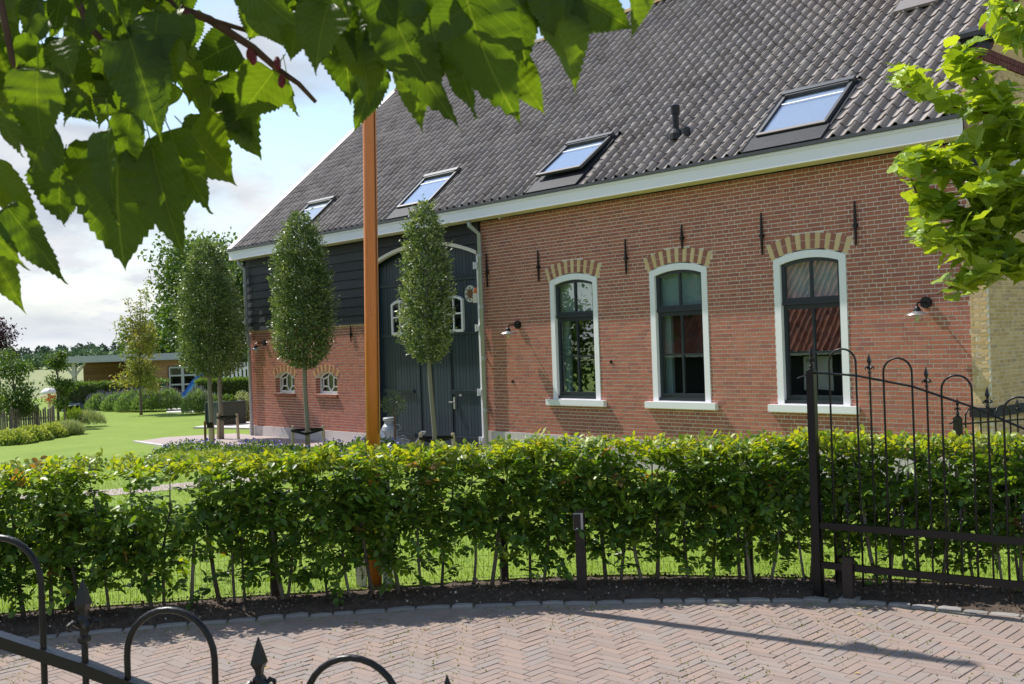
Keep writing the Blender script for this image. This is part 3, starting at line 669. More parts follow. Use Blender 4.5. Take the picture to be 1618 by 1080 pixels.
# roof frame of reference: x=s, y=up the slope, z=out of the roof
RM = Matrix.Translation((0, -.35, 4.86)) @ Matrix.Rotation(T, 4, 'X')
SL = 7.32
b = MB(); b.box(-.02, LEN, .0, SL, -.16, -.055, .3, M=RM)
ym = SL * math.cos(T) - .35; zr = 4.86 + SL * math.sin(T)
RB = Matrix.Translation((0, 2 * ym + .35, 4.86)) @ Matrix.Rotation(-T, 4, 'X')
b.box(-.02, LEN, -SL, 0, -.16, -.03, .3, M=RB); b.obj('roof_deck', 'dark_metal', house)
TP = .2255; TR = .25; ntx = int((LEN - .06) / TP); nty = int(SL / TR)
def tile_tpl(rnd):
    b = MB(); n = 13; prof = []
    for i in range(n + 1):
        u = i / n
        # pan (hollow) then roll
        h = float(np.interp(u, [0, .08, .18, .28, .42, .56, .68, .78, .86, .91, .96, 1.0], [-.016, -.033, -.040, -.039, -.030, -.013, .009, .028, .040, .033, .006, -.022]))
        prof.append((u * (TP + .022), h))
    L = TR + .06; th = .015; V = []
    for y, zo in ((0, .022), (L, -.004)):
        for x, h in prof: V.append((x, y, h + zo))
    for x, h in prof: V.append((x, .0, h + .022 - th))
    for x, h in prof: V.append((x, L, h - .004 - th))
    k_ = n + 1
    F = [(i, i + 1, k_ + i + 1, k_ + i) for i in range(n)] + [(2 * k_ + i, 2 * k_ + i + 1, i + 1, i) for i in range(n)] + [(0, k_, 3 * k_, 2 * k_), (n, 2 * k_ + n, 3 * k_ + n, k_ + n)] + [(2 * k_ + i, 3 * k_ + i, 3 * k_ + i + 1, 2 * k_ + i + 1) for i in range(n)]
    b.add(V, F, rnd); return b
tt_ = [tile_tpl((k + .5) / 8) for k in range(8)]; tm = []
for b in tt_:
    me = b.mesh('roof_tile', 'roof_tile'); tm.append(me)
SKY = [(2.20, 3.36), (7.02, 8.16), (11.42, 12.56), (16.17, 17.36)]
tiles = []
for i in range(ntx):
    for j in range(nty):
        x = .06 + i * TP; y = j * TR
        skip = False
        for a, c in SKY:
            if x + TP > a - .10 and x < c + .10 and y < 1.44 and y + TR > -.01: skip = x + TP * .5 > a - .10 and x + TP * .5 < c + .12
            if skip: break
        if 14.15 < x + .1 < 14.45 and .75 < y + .12 < 1.05: pass
        if not skip: tiles.append((x, y))
tiles.sort(key=lambda q: -q[0] + .4 * q[1])
st = MB()
for idx, (x, y) in enumerate(tiles):
    k = random.randrange(8); M = RM @ Matrix.Translation((x + random.gauss(0, .003), y + random.gauss(0, .005) - (.03 if random.random() < .02 else 0), random.uniform(0, .004))) @ Matrix.Rotation(random.gauss(0, .008), 4, 'Z') @ Matrix.Rotation(random.gauss(0, .006), 4, 'Y')
    if idx < 299: link_mesh('roof_tile', tm[k], house, M)
    else: st.add([M @ Vector(v) for v in tt_[k].v], tt_[k].f[:28], (k + .5) / 8)
st.obj('roof_tiles', 'roof_tile', house, kind='stuff')
for i in range(52):   # ridge tiles
    b = MB(); x0 = i * .372; V = []
    m = 8
    for x, r in ((x0, .135), (x0 + .40, .115)):
        for j in range(m + 1): a = math.pi * (.04 + .92 * j / m); V.append((x, ym + r * 1.15 * math.cos(a), zr - .07 + r * math.sin(a) * 1.1))
    b.add(V, [(j, j + 1, m + 2 + j, m + 1 + j) for j in range(m)] + [tuple(range(m + 1))], random.random())
    if x0 < LEN - .2: b.obj('ridge_tile', 'ridge_tile', house)
b = MB(); b.box(-.19, .055, -.02, SL + .02, .02, .045, .7, M=RM); b.box(-.19, -.16, -.02, SL + .02, -.20, .02, .7, M=RM); b.obj('verge_board', 'white_paint', house)
b = MB(); b.box(-.19, .055, -SL, .0, .02, .045, .7, M=RB); b.obj('verge_board', 'white_paint', house)
# --- skylights
for k, (a, c) in enumerate(SKY):
    lift = .035; y0, y1 = .36, 1.40
    b = MB(); b.box(a - .07, c + .07, .02, 1.50, -.05, .012, .3, M=RM); sk = b.obj('skylight', 'lead', house)
    M2 = RM
    if k == 2: M2 = RM @ Matrix.Translation((0, y1, lift)) @ Matrix.Rotation(R(-4.5), 4, 'X') @ Matrix.Translation((0, -y1, -lift))
    b = MB(); fw = .052; z0, z1 = -.0, lift + .03
    b.box(a, a + fw, y0, y1, z0 + .013, z1, .5, M=M2); b.box(c - fw, c, y0, y1, z0 + .013, z1, .5, M=M2); b.box(a + fw, c - fw, y1 - fw, y1, z0 + .013, z1 + .02, .5, M=M2); b.box(a + fw, c - fw, y0, y0 + .055, z0 + .013, z1 - .01, .5, M=M2)
    b.box(a - .015, c + .015, y1 - .02, y1 + .07, .013, z1 + .035, .5, M=M2); b.obj('frame', 'dark_metal', sk)
    b = MB(); b.box(a + .01, c - .01, y0 - .012, y0 + .045, z1 - .012, z1 + .004, .5, M=M2); b.obj('bottom_rail', 'dull_metal', sk)
    b = MB(); b.box(a + fw, c - fw, y0 + .055, y1 - fw, lift + .0, lift + .006, .5, M=M2); b.obj('pane', 'sky_glass', sk)
    b = MB(); b.box(a + fw, c - fw, y0 + .055, y1 - fw, lift - .02, lift - .016, .5, M=M2); b.obj('blind', 'blind', sk)
    b = MB(); b.box(a + fw + .02, c - fw - .02, y1 - fw - .20, y1 - fw - .175, lift + .007, lift + .012, .9, M=M2); b.obj('flap_reflection', 'white_paint', sk)  # white strip on the glass stands in for the vent flap's reflection
    b = MB(); b.box(a - .06, c + .06, .0, y0 - .02, .013, .03, .5, M=RM); b.obj('apron', 'lead', sk)
# vent pipe, aerial flashing
c = RM @ Vector((14.30, .93, .02)); b = MB(); b.lathe([(.055, -.05), (.055, .36), (.075, .361), (.078, .50), (.04, .52)], c, 16, .3); vp = b.obj('vent_pipe', 'black_iron', house, smooth=False)
b = MB(); b.lathe([(.13, -.06), (.12, .04), (.07, .11), (.05, .12)], c, 14, .4); b.lathe([(.07, -.02), (.075, .10), (.03, .13)], RM @ Vector((14.48, .95, .0)), 10, .6); b.obj('collar', 'lead', vp)
b = MB(); b.box(17.25, 17.95, 3.30, 3.62, .03, .075, .6, M=RM); b.obj('lead_flashing', 'dull_metal', house)
b = MB(); b.box(17.3, 17.9, 2.45, 3.0, 7.0, 10.6, .5); b.obj('chimney', 'band_red', house)
# --- downpipes
def downpipe(s, z_el):
    r = .045; pts = [(s - .06, -.28, 4.56), (s - .06, -.28, 4.48), (s, -.09, 4.32), (s, -.09, .02)]
    if s < 1: pts = [(s - .05, -.25, 4.56), (s - .05, -.25, 4.46), (s, -.12, 4.34), (s, -.12, 2.70), (s + .03, -.085, 2.55), (s + .03, -.085, .02)]
    b = MB(); b.tube(pts, r, 12, .5); p = b.obj('downpipe', 'zinc', house, smooth=True)
    for z in (3.9, 2.9, 1.9, .9):
        b = MB(); x_ = s + (.03 if s < 1 and z < 2.6 else 0); y_ = -.09 if s > 1 else (-.12 if z > 2.6 else -.085); b.lathe([(.052, -.03), (.052, .03)], (x_, y_, z), 12, .7); b.box(x_ - .01, x_ + .01, y_, .0, z - .012, z + .012, .6); b.obj('bracket', 'zinc', p)
downpipe(.22, 0); downpipe(9.68, 0)
# --- wall anchors
for s, z0, z1 in ((9.80, 3.28, 3.93), (11.26, 3.29, 3.87), (13.42, 3.27, 3.87), (14.64, 3.59, 3.98), (16.16, 3.37, 4.0), (17.71, 3.37, 3.99), (4.96, 2.33, 2.70)):
    b = MB(); b.tube([(s, -.03, z0), (s, -.032, (z0 + z1) / 2), (s, -.03, z1)], [.014, .022, .013], 6, .5); zc = z0 + (z1 - z0) * .45; b.box(s - .030, s + .030, -.055, .0, zc - .02, zc + .02, .6); b.tube([(s, -.032, zc - .07), (s, -.034, zc - .04)], .021, 6, .5); b.obj('wall_anchor', 'black_iron', house)
for s, z in ((12.98, 1.80), (10.42, 1.45)):
    b = MB(); b.lathe([(.03, 0), (.03, .012), (.012, .014)], (s, -.016, z), 10, .3, axis='y'); b.obj('wall_peg', 'black_iron', house)
# --- wall lamps (things)
def wall_lamp(s, z, label, proj=.27):
    e = empty('wall_lamp', W(s, 0, z), HANG, label, 'lamp', 'wall lamps on the farmhouse')
    b = MB(); b.lathe([(.075, -.055), (.078, -.03), (.07, -.008), (.07, 0)], (0, 0, 0), 18, .5, axis='y'); b.obj('mount', 'black_iron', e, smooth=False)
    b = MB(); b.tube([(0, -.05, .0), (0, -proj + .03, .0), (0, -proj, -.02), (0, -proj, -.08)], .012, 8, .5); b.lathe([(.018, -.05), (.035, -.07), (.055, -.12), (.05, -.125)], (0, -proj, 0), 14, .4); b.obj('arm', 'black_iron', e)
    b = MB(); b.lathe([(.055, -.115), (.15, -.158), (.152, -.164), (.05, -.126)], (0, -proj, 0), 24, .6); b.obj('shade', 'steel', e, smooth=True)
    b = MB(); b.lathe([(.045, -.14), (.052, -.17), (.045, -.25), (.02, -.275)], (0, -proj, 0), 14, .5); b.obj('glass_jar', 'lamp_glass', e, smooth=True)
    b = MB(); b.lathe([(.012, -.13), (.012, -.17), (.026, -.20), (.018, -.235)], (0, -proj, 0), 10, .5); b.obj('bulb', 'cream_paint', e, smooth=True)
wall_lamp(10.64, 2.52, 'black wall lamp with enamel dish between the downpipe and the first tall window')
wall_lamp(18.70, 2.53, 'black wall lamp with enamel dish right of the last tall window, near the yellow corner')
wall_lamp(.95, 2.40, 'black wall lamp at the far left brick corner beside the narrow zinc downpipe')
# plaque and beacon on the barn door
e = empty('round_plaque', W(9.10, -.13, 3.19), HANG, 'round grey and brown ornamental plaque hung high on the blue barn door', 'plaque')
b = MB(); b.lathe([(.17, 0), (.17, -.02), (.13, -.03), (.10, -.02)], (0, 0, 0), 24, .5, axis='y'); b.obj('rim', 'pale_stone', e)
b = MB(); b.lathe([(.10, -.015), (.07, -.035), (.03, -.03)], (0, 0, 0), 16, .5, axis='y'); b.obj('centre', 'brown_wood', e)
for i in range(8): b = MB(); a = i * math.pi / 4; b.lathe([(.018, -.02), (.014, -.04)], (.12 * math.cos(a), 0, .12 * math.sin(a)), 8, .5, axis='y'); b.obj('stud', 'brown_wood', e)
e = empty('alarm_beacon', W(9.33, -.13, 3.10), HANG, 'orange alarm lamp on a cream box beside the round plaque on the barn door', 'alarm')
b = MB(); b.box(-.06, .06, -.09, 0, -.10, .09, .6); b.obj('housing', 'cream_paint', e)
b = MB(); b.lathe([(.055, .09), (.058, .14), (.045, .19), (.015, .205)], (0, -.045, 0), 16, .5); b.obj('lamp_dome', 'beacon', e, smooth=True)
# ================================================================== YELLOW FRONT HOUSE
yh = empty('yellow_brick_house', W(LEN + .02, 0), HANG, 'yellow brick house joined to the right end of the red farmhouse', 'house')
ed = Vector((-.05, .99875))     # direction of the receding side, house-local
YT = 5.55
def fn_front(x, y, z): return (x, -.06 + y, z)
def fn_side(x, y, z): return (.245 + ed.x * x - y * ed.y, -.06 + ed.y * x + y * ed.x, z)
def ywall(z0, z1, np_):
    brickwork(0, .236, z0, z1, [], .050, .168, .008, .004, .03, 'yellow_brick', 'wall_bricks', yh, np_, fn=fn_front)
    brickwork(.008, 7.5, z0, z1, [], .050, .168, .008, .004, .18, 'yellow_brick', 'wall_bricks', yh, np_, near_hi=False, fn=fn_side)
ywall(.10, 1.04, 0); ywall(1.16, YT, 140)
def ybox(name, x0, x1, z0, z1, proud, matn, r=.5):
    b = MB(); 
    poly = [(x0 - proud if x0 <= 0 else x0, -.06 - proud), (.245 + proud, -.06 - proud), (.245 + proud + ed.x * 7.5, -.06 + 7.5), (.10 + ed.x * 7.5, 7.4), (.10, .3), (x0 - proud if x0 <= 0 else x0, .3)]
    b.slab(poly, z0, z1, r); return b.obj(name, matn, yh)
ybox('slate_ledge', .0, 0, 1.04, 1.16, .035, 'lead', .3)
ybox('string_course', .0, 0, 4.22, 4.34, .08, 'lead', .4)
b = MB(); b.slab([(.34, .45), (.46, .45), (.46 + ed.x * 2, 2.6), (.34 + ed.x * 2, 2.6)], 4.12, 4.30, .5); b.obj('flat_canopy', 'white_paint', yh)
for i in range(2):
    for k_ in range(60):
        b = MB(); x_ = k_ * .075
        if x_ > 4: break
        p = [fn_side(x_ + .004, -.02, 0), fn_side(x_ + .070, -.02, 0), fn_side(x_ + .070, .10, 0), fn_side(x_ + .004, .10, 0)]
        b.slab([(q[0], q[1]) for q in p], YT + .003 + i * .082, YT + .078 + i * .082, random.random()); b.obj('band_brick', 'band_red', yh)
for k_ in range(3):
    b = MB(); b.box(k_ * .08 + .003, k_ * .08 + .076, -.085, .02, YT + .003, YT + .16, random.random()); b.obj('band_brick', 'band_red', yh)
b = MB(); b.slab([(-.02, -.03), (.20, -.03), (.20, .35), (-.02, .35)], YT + .165, YT + .30, .2); b.slab([(-.06, -.1), (.27, -.1), (.27, .42), (-.06, .42)], YT + .30, YT + .36, .4)
b.add([(-.06, -.1, YT + .36), (.27, -.1, YT + .36), (.27, .42, YT + .36), (-.06, .42, YT + .36), (.105, .16, YT + .50)], [(0,1,4), (1,2,4), (2,3,4), (3,0,4)], .5); b.obj('pier_cap', 'lead', yh)
# gable parapet climbing behind
b = MB(); y0 = .4; z0 = YT - .1; ly = 5.0
tri = [(y0, z0 - 1), (y0, z0 + .25), (y0 + ly, z0 + .25 + ly * math.tan(T)), (y0 + ly, z0 - 1)]
b.add([(x, y, z) for x in (-.10, .12) for y, z in tri], [(3,2,1,0), (4,5,6,7)] + [(i, (i + 1) % 4, (i + 1) % 4 + 4, i + 4) for i in range(4)], .3); b.obj('gable_wall', 'yellow_brick', yh)
for k_ in range(70):
    b = MB(); l = .075 * k_ * math.cos(T); zz = z0 + .25 + .075 * k_ * math.sin(T)
    M = Matrix.Translation((0, y0 + l, zz)) @ Matrix.Rotation(T, 4, 'X'); b.box(-.12, .145, .003, .072, .003, .11, random.random(), M=M); b.obj('coping_brick', 'band_red', yh)
# ================================================================== BARN OPPOSITE (seen only in the window reflections)
bn = empty('tiled_barn', (-15.0, 12.0, 0), R(36), 'low barn with red pantile roof opposite the farmhouse, seen mirrored in its windows', 'barn')
b = MB(); b.box(-6, 0, -12, 7, 0, 1.7, .4); b.add([(x, y, z) for y in (-12, 7) for x, z in ((-6, 1.7), (0, 1.7), (-3.2, 5.0))], [(0,1,2), (5,4,3)], .4); b.obj('wall', 'black_board', bn)
TB = math.atan2(3.4, 3.3); BM = Matrix.Translation((.4, 0, 1.58)) @ Matrix.Rotation(R(90), 4, 'Z') @ Matrix.Rotation(TB, 4, 'X')
LB = 4.9
b = MB(); b.box(-12.3, 7.3, 0, LB, -.09, -.05, .3, M=BM); b.obj('roof_deck', 'black_board', bn)
st = MB()
for i in range(87):
    for j in range(19):
        M = BM @ Matrix.Translation((-12.3 + i * TP, j * TR, random.uniform(0, .012))) @ Matrix.Rotation(.11 + random.gauss(0, .025), 4, 'X') @ Matrix.Rotation(random.gauss(0, .03), 4, 'Z'); k = random.randrange(8)
        st.add([M @ Vector(v) for v in tt_[k].v], tt_[k].f[:26], random.random())
st.obj('roof_tiles', 'red_tile', bn, kind='stuff')
b = MB(); b.box(.30, .42, -12.3, 7.3, 1.46, 1.58, .5); b.obj('gutter', 'cream_paint', bn)
for y_ in (-9, -6, -3, 0):
    b = MB(); b.box(.0, .03, y_, y_ + 1.0, .3, 1.4, .5); b.obj('window', 'white_paint', bn)
# ================================================================== PATHS AND TERRACE
def gpoly(pts): return [tuple(gp(*p)[:2]) for p in pts]
front = [W(s, .01)[:2] for s in (0.0, 5.9, 9.6, 19.3)]
tb = MB(); tpoly = [tuple(W(-.9, .01)[:2]), tuple(W(9.8, .01)[:2]), tuple(W(9.8, 2.0)[:2]), tuple(W(6.0, 1.7)[:2]), tuple(W(1.0, 1.9)[:2]), tuple(gp(265, 706)[:2]), tuple(gp(213, 698)[:2]), tuple(gp(262, 691)[:2]), tuple(gp(330, 687)[:2])]
tb.slab(tpoly, -.02, .012, .5); struct(tb.obj('terrace', 'terrace'))
tb = MB()
ts = 0
edge = [gp(213, 698), gp(265, 706)]
for i in range(9):
    a = edge[0].lerp(edge[1], i / 9); c = edge[0].lerp(edge[1], (i + .93) / 9)
    b = MB(); b.bar((a.x, a.y, .01), (c.x, c.y, .01), .12, .05, random.random()); o = b.obj('edging_stone', 'pale_stone'); o.parent = bpy.data.objects['terrace']
tb = MB(); pth = [(-12, 15.9), (-8, 17.0), (-6.5, 17.35), (-5, 18.2), (-3.6, 19.8), (-2.5, 21.6)]
up = offs(pth, .42); dn = offs(pth, -.42)
for i in range(len(pth) - 1): tb.add([(*dn[i], .006), (*dn[i + 1], .006), (*up[i + 1], .006), (*up[i], .006)], [(0,1,2,3)])
struct(tb.obj('path', 'terrace'))
a, c = gp(305, 677), gp(398, 681); tb = MB(); tb.slab([(a.x, a.y), (c.x + 1.2, c.y - .2), (c.x + 2.4, c.y + 3.0), (a.x + .6, a.y + 2.2)], -.02, .05, .6); struct(tb.obj('rear_path', 'pale_stone'))
# ================================================================== CLIPPED OAKS
def crown_cloud(name, c, prof, n, L, matn, parent, lumps=5, drop=.35, tpl=LEAF2, seed=1, light=.5, wr=.38, holes_=0.0):
    """leaves through the volume of a column of given radius profile [(z,r)...], denser towards the outside"""
    r_ = np.random.default_rng(seed)
    z = r_.uniform(prof[0][0], prof[-1][0], n * 2); R_ = np.interp(z, [p[0] for p in prof], [p[1] for p in prof])
    keep = r_.random(n * 2) < (R_ / max(p[1] for p in prof)) ** 1.3 + .05; z, R_ = z[keep][:n], R_[keep][:n]; n = len(z)
    a = r_.uniform(0, 2 * math.pi, n)
    bumps = 1 + .10 * np.sin(3 * a + z * 3.1 + seed) + .09 * np.sin(7 * a - z * 6.3 + seed * 2) + .08 * np.sin(z * 14 + a * 4 + np.sin(a * 9))
    f = r_.random(n) ** .38
    rr = R_ * bumps * f * (1 + .07 * r_.normal(size=n) + .12 * (r_.random(n) < .04))
    P = np.stack([np.cos(a) * rr, np.sin(a) * rr, z], 1) + np.array(c)
    out_ = np.stack([np.cos(a), np.sin(a), np.full(n, .55)], 1)
    D = out_ * .8 + r_.normal(size=(n, 3)) * .6; D[:, 2] -= drop * r_.random(n)
    Nn = r_.normal(size=(n, 3)) + np.array([0, 0, .8])
    clump = .45 + .38 * np.sin(a * 4 + z * 5 + seed) * np.sin(z * 4.3 - a * 2)
    if holes_: 
        kp = (np.sin(a * 5 + z * 7 + seed) * np.sin(z * 9 - a * 3) > -1 + holes_) | (r_.random(n) < .25); P, D, Nn, clump, f = P[kp], D[kp], Nn[kp], clump[kp], f[kp]; n = len(P)
    rnd = np.clip(clump * .6 + .45 * (f > .8) * r_.random(n) * light * 2 + .25 * r_.random(n), 0, 1)  # outer leaves paler: pale tips, plus lit edges and dark core put into colour
    LL = r_.uniform(.7, 1.2, n) * L
    return leafcloud(name, P, D, Nn, LL, LL * wr, rnd, matn, parent, tpl)
def clipped_oak(x, y, z0, z1, rmax, label, seed, n=7500, lean=(0, 0), top=.35, stakes='pair', light=.5, holes_=0.0, trunk_r=.045, mid=1.0):
    e = empty('clipped_oak', (x, y, 0), 0, label, 'tree', 'clipped column trees in front of the farmhouse')
    h = z1 - z0; prof = [(z0 - .08, rmax * .30), (z0 + .05 * h, rmax * .80), (z0 + .16 * h, rmax * .98), (z0 + .45 * h, rmax), (z0 + .66 * h, rmax * .90 * mid), (z0 + .82 * h, rmax * .72 * mid), (z0 + .93 * h, rmax * .50), (z1 + .05, rmax * .12)]
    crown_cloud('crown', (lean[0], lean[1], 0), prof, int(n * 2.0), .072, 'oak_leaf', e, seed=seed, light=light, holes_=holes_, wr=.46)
    r_ = np.random.default_rng(seed + 500); SP, SDD = [], []
    for k in range(170):
        zz = r_.uniform(z0, z1); a = r_.uniform(0, 6.283); R0 = float(np.interp(zz, [p[0] for p in prof], [p[1] for p in prof])) * .93
        d = np.array([math.cos(a), math.sin(a), r_.uniform(.3, 1.6)]); d /= np.linalg.norm(d); l = r_.uniform(.08, .24)
        for q in np.linspace(0, 1, 9):
            SP.append(np.array([lean[0] + math.cos(a) * R0, lean[1] + math.sin(a) * R0, zz]) + d * l * q + r_.normal(0, .008, 3)); SDD.append(d + r_.normal(0, .6, 3))
    SP = np.array(SP); SDD = np.array(SDD); m_ = len(SP); LL = r_.uniform(.04, .07, m_)
    leafcloud('young_shoots', SP, SDD, r_.normal(size=(m_, 3)) + np.array([0, 0, .7]), LL, LL * .42, np.clip(r_.normal(.72, .2, m_), 0, 1), 'oak_leaf', e, LEAF2, 'stuff')
    b = MB(); pts = [(0, 0, 0), (lean[0] * .2 + .015, 0, z0 * .3), (lean[0] * .5 - .01, 0, z0 * .7), (lean[0], lean[1], z0 + .1), (lean[0] + .02, 0, z0 + h * .5), (lean[0], 0, z0 + h * .85)]
    b.tube(pts, [trunk_r * 1.15, trunk_r, trunk_r * .92, trunk_r * .85, trunk_r * .5, .008], 10, .5); b.obj('trunk', 'pale_bark', e, smooth=True)
    rr = random.Random(seed)
    for k in range(16):
        a = rr.uniform(0, 6.28); zz = z0 + h * rr.uniform(.02, .75); l = rmax * rr.uniform(.6, .9); b = MB()
        b.tube([(lean[0], 0, zz), (lean[0] + math.cos(a) * l * .5, math.sin(a) * l * .5, zz + .2), (lean[0] + math.cos(a) * l, math.sin(a) * l, zz + .45)], [.014, .01, .004], 5, .4); b.obj('branch', 'bark', e)
    return e
clipped_oak(-1.50, 20.0, 1.95, 4.82, .46, 'slender airy clipped oak on a bare trunk standing in front of the blue barn doors', 3, n=6500, lean=(-.06, 0), light=.85, holes_=.62, mid=.92)
clipped_oak(-4.35, 22.5, 1.88, 5.02, .60, 'dense oval clipped oak between the two small stable windows and the orange mast', 4, n=10500, trunk_r=.05, holes_=.22)
clipped_oak(-7.05, 25.0, 1.72, 4.75, .65, 'dense clipped oak left of the house corner, the nearer of the two overlapping ones', 5, n=10500, trunk_r=.055, holes_=.22)
clipped_oak(-7.42, 27.2, 1.65, 4.30, .62, 'clipped oak left of the house corner, half hidden behind its nearer neighbour', 6, n=7500, trunk_r=.055, holes_=.3)
def stake_pair(x, y, label, w=.62, h=.62, ang_=-.45):
    e = empty('tree_stakes', (x, y, 0), ang_, label, 'tree stake', 'tree stakes with rubber straps')
    for s in (-1, 1):
        b = MB(); b.tube([(s * w / 2, .02 * s, 0), (s * w / 2 * .96, 0, h - .02), (s * w / 2 * .96, 0, h)], [.036, .035, .030], 10, random.random()); b.obj('stake', 'pale_wood', e)
    b = MB(); b.bar((-w / 2, -.035, h - .10), (.0, -.07, h - .17), .012, .055, .5); b.bar((w / 2, -.035, h - .07), (.0, -.07, h - .17), .012, .055, .5); b.bar((-w / 2, .035, h - .10), (w / 2, .035, h - .07), .012, .055, .5); b.obj('strap', 'black_iron', e)
stake_pair(-1.46, 20.0, 'two short stakes with black straps holding the slender oak before the barn doors', w=.72, h=.56)
stake_pair(-4.33, 22.5, 'two short stakes with black straps holding the oak by the small windows', w=.80, h=.60)
stake_pair(-7.20, 27.0, 'two stakes with a black crossbar around the rear of the overlapping oaks', w=.62, h=.66)
e = empty('tree_stakes', (-7.02, 24.85, 0), 0, 'pair of close brown stakes tied to the nearer overlapping oak with a black tag', 'tree stake')
b = MB(); b.tube([(-.14, 0, 0), (-.13, 0, .62)], .03, 8, .3); b.obj('stake', 'brown_wood', e)
b = MB(); b.tube([(.02, -.08, 0), (.02, -.08, .56)], .055, 10, .6); b.obj('stake', 'pale_wood', e)
b = MB(); b.box(-.05, .09, -.15, -.13, .47, .60, .5); b.obj('strap', 'black_iron', e)
# ================================================================== FLOWER BEDS
def mound(name, x, y, rx, ry, h, n, L, matn, parent=None, seed=1, wr=.6, upright=.5, tpl=LEAF2, kind='stuff', colr=None):
    r_ = np.random.default_rng(seed); a = r_.uniform(0, 6.28, n); f = np.sqrt(r_.random(n)); zz = np.sqrt(np.clip(1 - f * f, 0, 1)) * (1 + .15 * np.sin(a * 5 + f * 9)) * h * (r_.random(n) ** .35)
    P = np.stack([x + np.cos(a) * f * rx, y + np.sin(a) * f * ry, zz], 1)
    D = r_.normal(size=(n, 3)) * .7; D[:, 2] = np.abs(D[:, 2]) * (1 - upright) + upright * 1.6
    Nn = r_.normal(size=(n, 3)); LL = r_.uniform(.6, 1.2, n) * L
    rnd = np.clip(.5 + .25 * np.sin(P[:, 0] * 6) * np.sin(P[:, 1] * 5) + r_.normal(0, .22, n), 0, 1)
    return leafcloud(name, P, D, Nn, LL, LL * wr, rnd, matn, parent, tpl, kind)
def flowering(x, y, rx, ry, h, label, seed, nleaf=1500, nfl=350, fl='blue_flower', leaf='bed_leaf', fs=.045, cat='flowers', name='geranium_clump', group=None, Lf=.06, wr=.7, up_=.3):
    e = empty(name, (x, y, 0), 0, label, cat, group)
    mound('foliage', 0, 0, rx, ry, h, nleaf, Lf, leaf, e, seed, wr, up_)
    r_ = np.random.default_rng(seed + 50); a = r_.uniform(0, 6.28, nfl); f = np.sqrt(r_.random(nfl)); zz = np.sqrt(np.clip(1 - f * f, 0, 1)) * h * 1.02 + r_.uniform(0, .08, nfl)
    P = np.stack([np.cos(a) * f * rx, np.sin(a) * f * ry, zz], 1)
    leafcloud('blooms', P, unit(nfl), unit(nfl) + np.array([0, -.6, .8]), r_.uniform(.7, 1.2, nfl) * fs, r_.uniform(.7, 1.2, nfl) * fs, r_.random(nfl), fl, e, LEAF2, 'stuff')
    return e
fl_spots = [(-6.75, 22.6, .95, .45, .34, 'blue geraniums at the foot of the nearer overlapping oak'), 
            (-5.45, 22.3, .8, .4, .30, 'deep violet geraniums between the overlapping oaks and the next oak'), (-4.6, 21.9, .55, .4, .24, 'small blue geraniums under the dense oak by the small windows'), (-3.55, 20.9, .5, .35, .36, 'leafy violet geraniums between the dense oak and the orange mast'),
            (-2.75, 20.6, .65, .4, .46, 'leafy geraniums with few violet blooms just right of the orange mast'), (-2.1, 19.7, .5, .35, .36, 'low geraniums left of the slender oak trunk')]
for k, (x, y, rx, ry, h, lb) in enumerate(fl_spots): flowering(x, y, rx, ry, h, lb, 100 + k, 1300, 190 if k < 2 else 60, group='geraniums along the terrace')
e = empty('lady_mantle', (-6.3, 21.6, 0), 0, 'lime green lady\'s mantle in front of the violet geraniums', 'plant'); mound('foliage', 0, 0, 1.2, .4, .22, 1500, .06, 'lime_leaf', e, 7, .9, .3)
# ================================================================== POTS BY THE BARN DOOR
def Wp(px, py, off): 
    """point of the ground strip in front of the house hit by that picture column, off metres before the wall"""
    u, v = der(px, py); d = Vector((u / FPX, 1.0)); yv = Vector((.7476137, .6641338)); k = (O.x * yv.x + O.y * yv.y - off) / d.dot(yv); return d * k
p = Wp(616, 690, .45); e = empty('milk_can', (p.x, p.y, .012), 0, 'old grey milk can with rust stains standing before the barn door', 'milk can')
b = MB(); b.lathe([(.17, 0), (.175, .03), (.175, .42), (.15, .50), (.105, .56), (.10, .62)], (0, 0, 0), 24, .5); b.obj('body', 'milk_can', e)
b = MB(); b.lathe([(.12, .62), (.135, .64), (.135, .67), (.12, .69)], (0, 0, 0), 24, .6); b.obj('lid', 'milk_can', e)
b = MB(); b.tube([(.17, 0, .40), (.22, 0, .44), (.22, 0, .52), (.14, 0, .54)], .012, 6); b.obj('handle', 'milk_can', e)
p = Wp(624, 690, .95); e = empty('olive_tree_pot', (p.x, p.y, .012), 0, 'small olive standard with round crown in a tapered zinc tub by the barn door', 'potted tree')
b = MB(); b.lathe([(.16, 0), (.20, .30), (.215, .30), (.215, .32), (.19, .32), (.18, .28)], (0, 0, 0), 20, .5); b.obj('pot', 'milk_can', e)
b = MB(); b.tube([(0, 0, .25), (.01, 0, .6), (0, 0, 1.0)], [.018, .016, .012], 8, .4); b.obj('trunk', 'brown_wood', e)
crown_cloud('crown', (0, 0, 0), [(.78, .08), (.9, .22), (1.05, .26), (1.18, .18), (1.28, .05)], 700, .05, 'oak_leaf', e, seed=31, wr=.3)
p = Wp(638, 690, .75); e = empty('watering_can', (p.x, p.y, .012), -.3, 'grey zinc watering can with its spout raised to the right, beside the tub', 'watering can')
b = MB(); b.lathe([(.13, 0), (.13, .26), (.11, .28), (.09, .285)], (0, 0, 0), 20, .4); b.obj('body', 'zinc', e)
b = MB(); b.tube([(.11, 0, .06), (.28, 0, .24), (.42, 0, .40)], [.03, .024, .016], 8, .6); b.lathe([(.018, -.02), (.055, .03), (.055, .045)], (.43, 0, .41), 12, .7); b.obj('spout', 'zinc', e)
b = MB(); b.tube([(-.12, 0, .08), (-.2, 0, .18), (-.16, 0, .32), (0, 0, .38), (.09, 0, .28)], .01, 6); b.obj('handle', 'zinc', e)
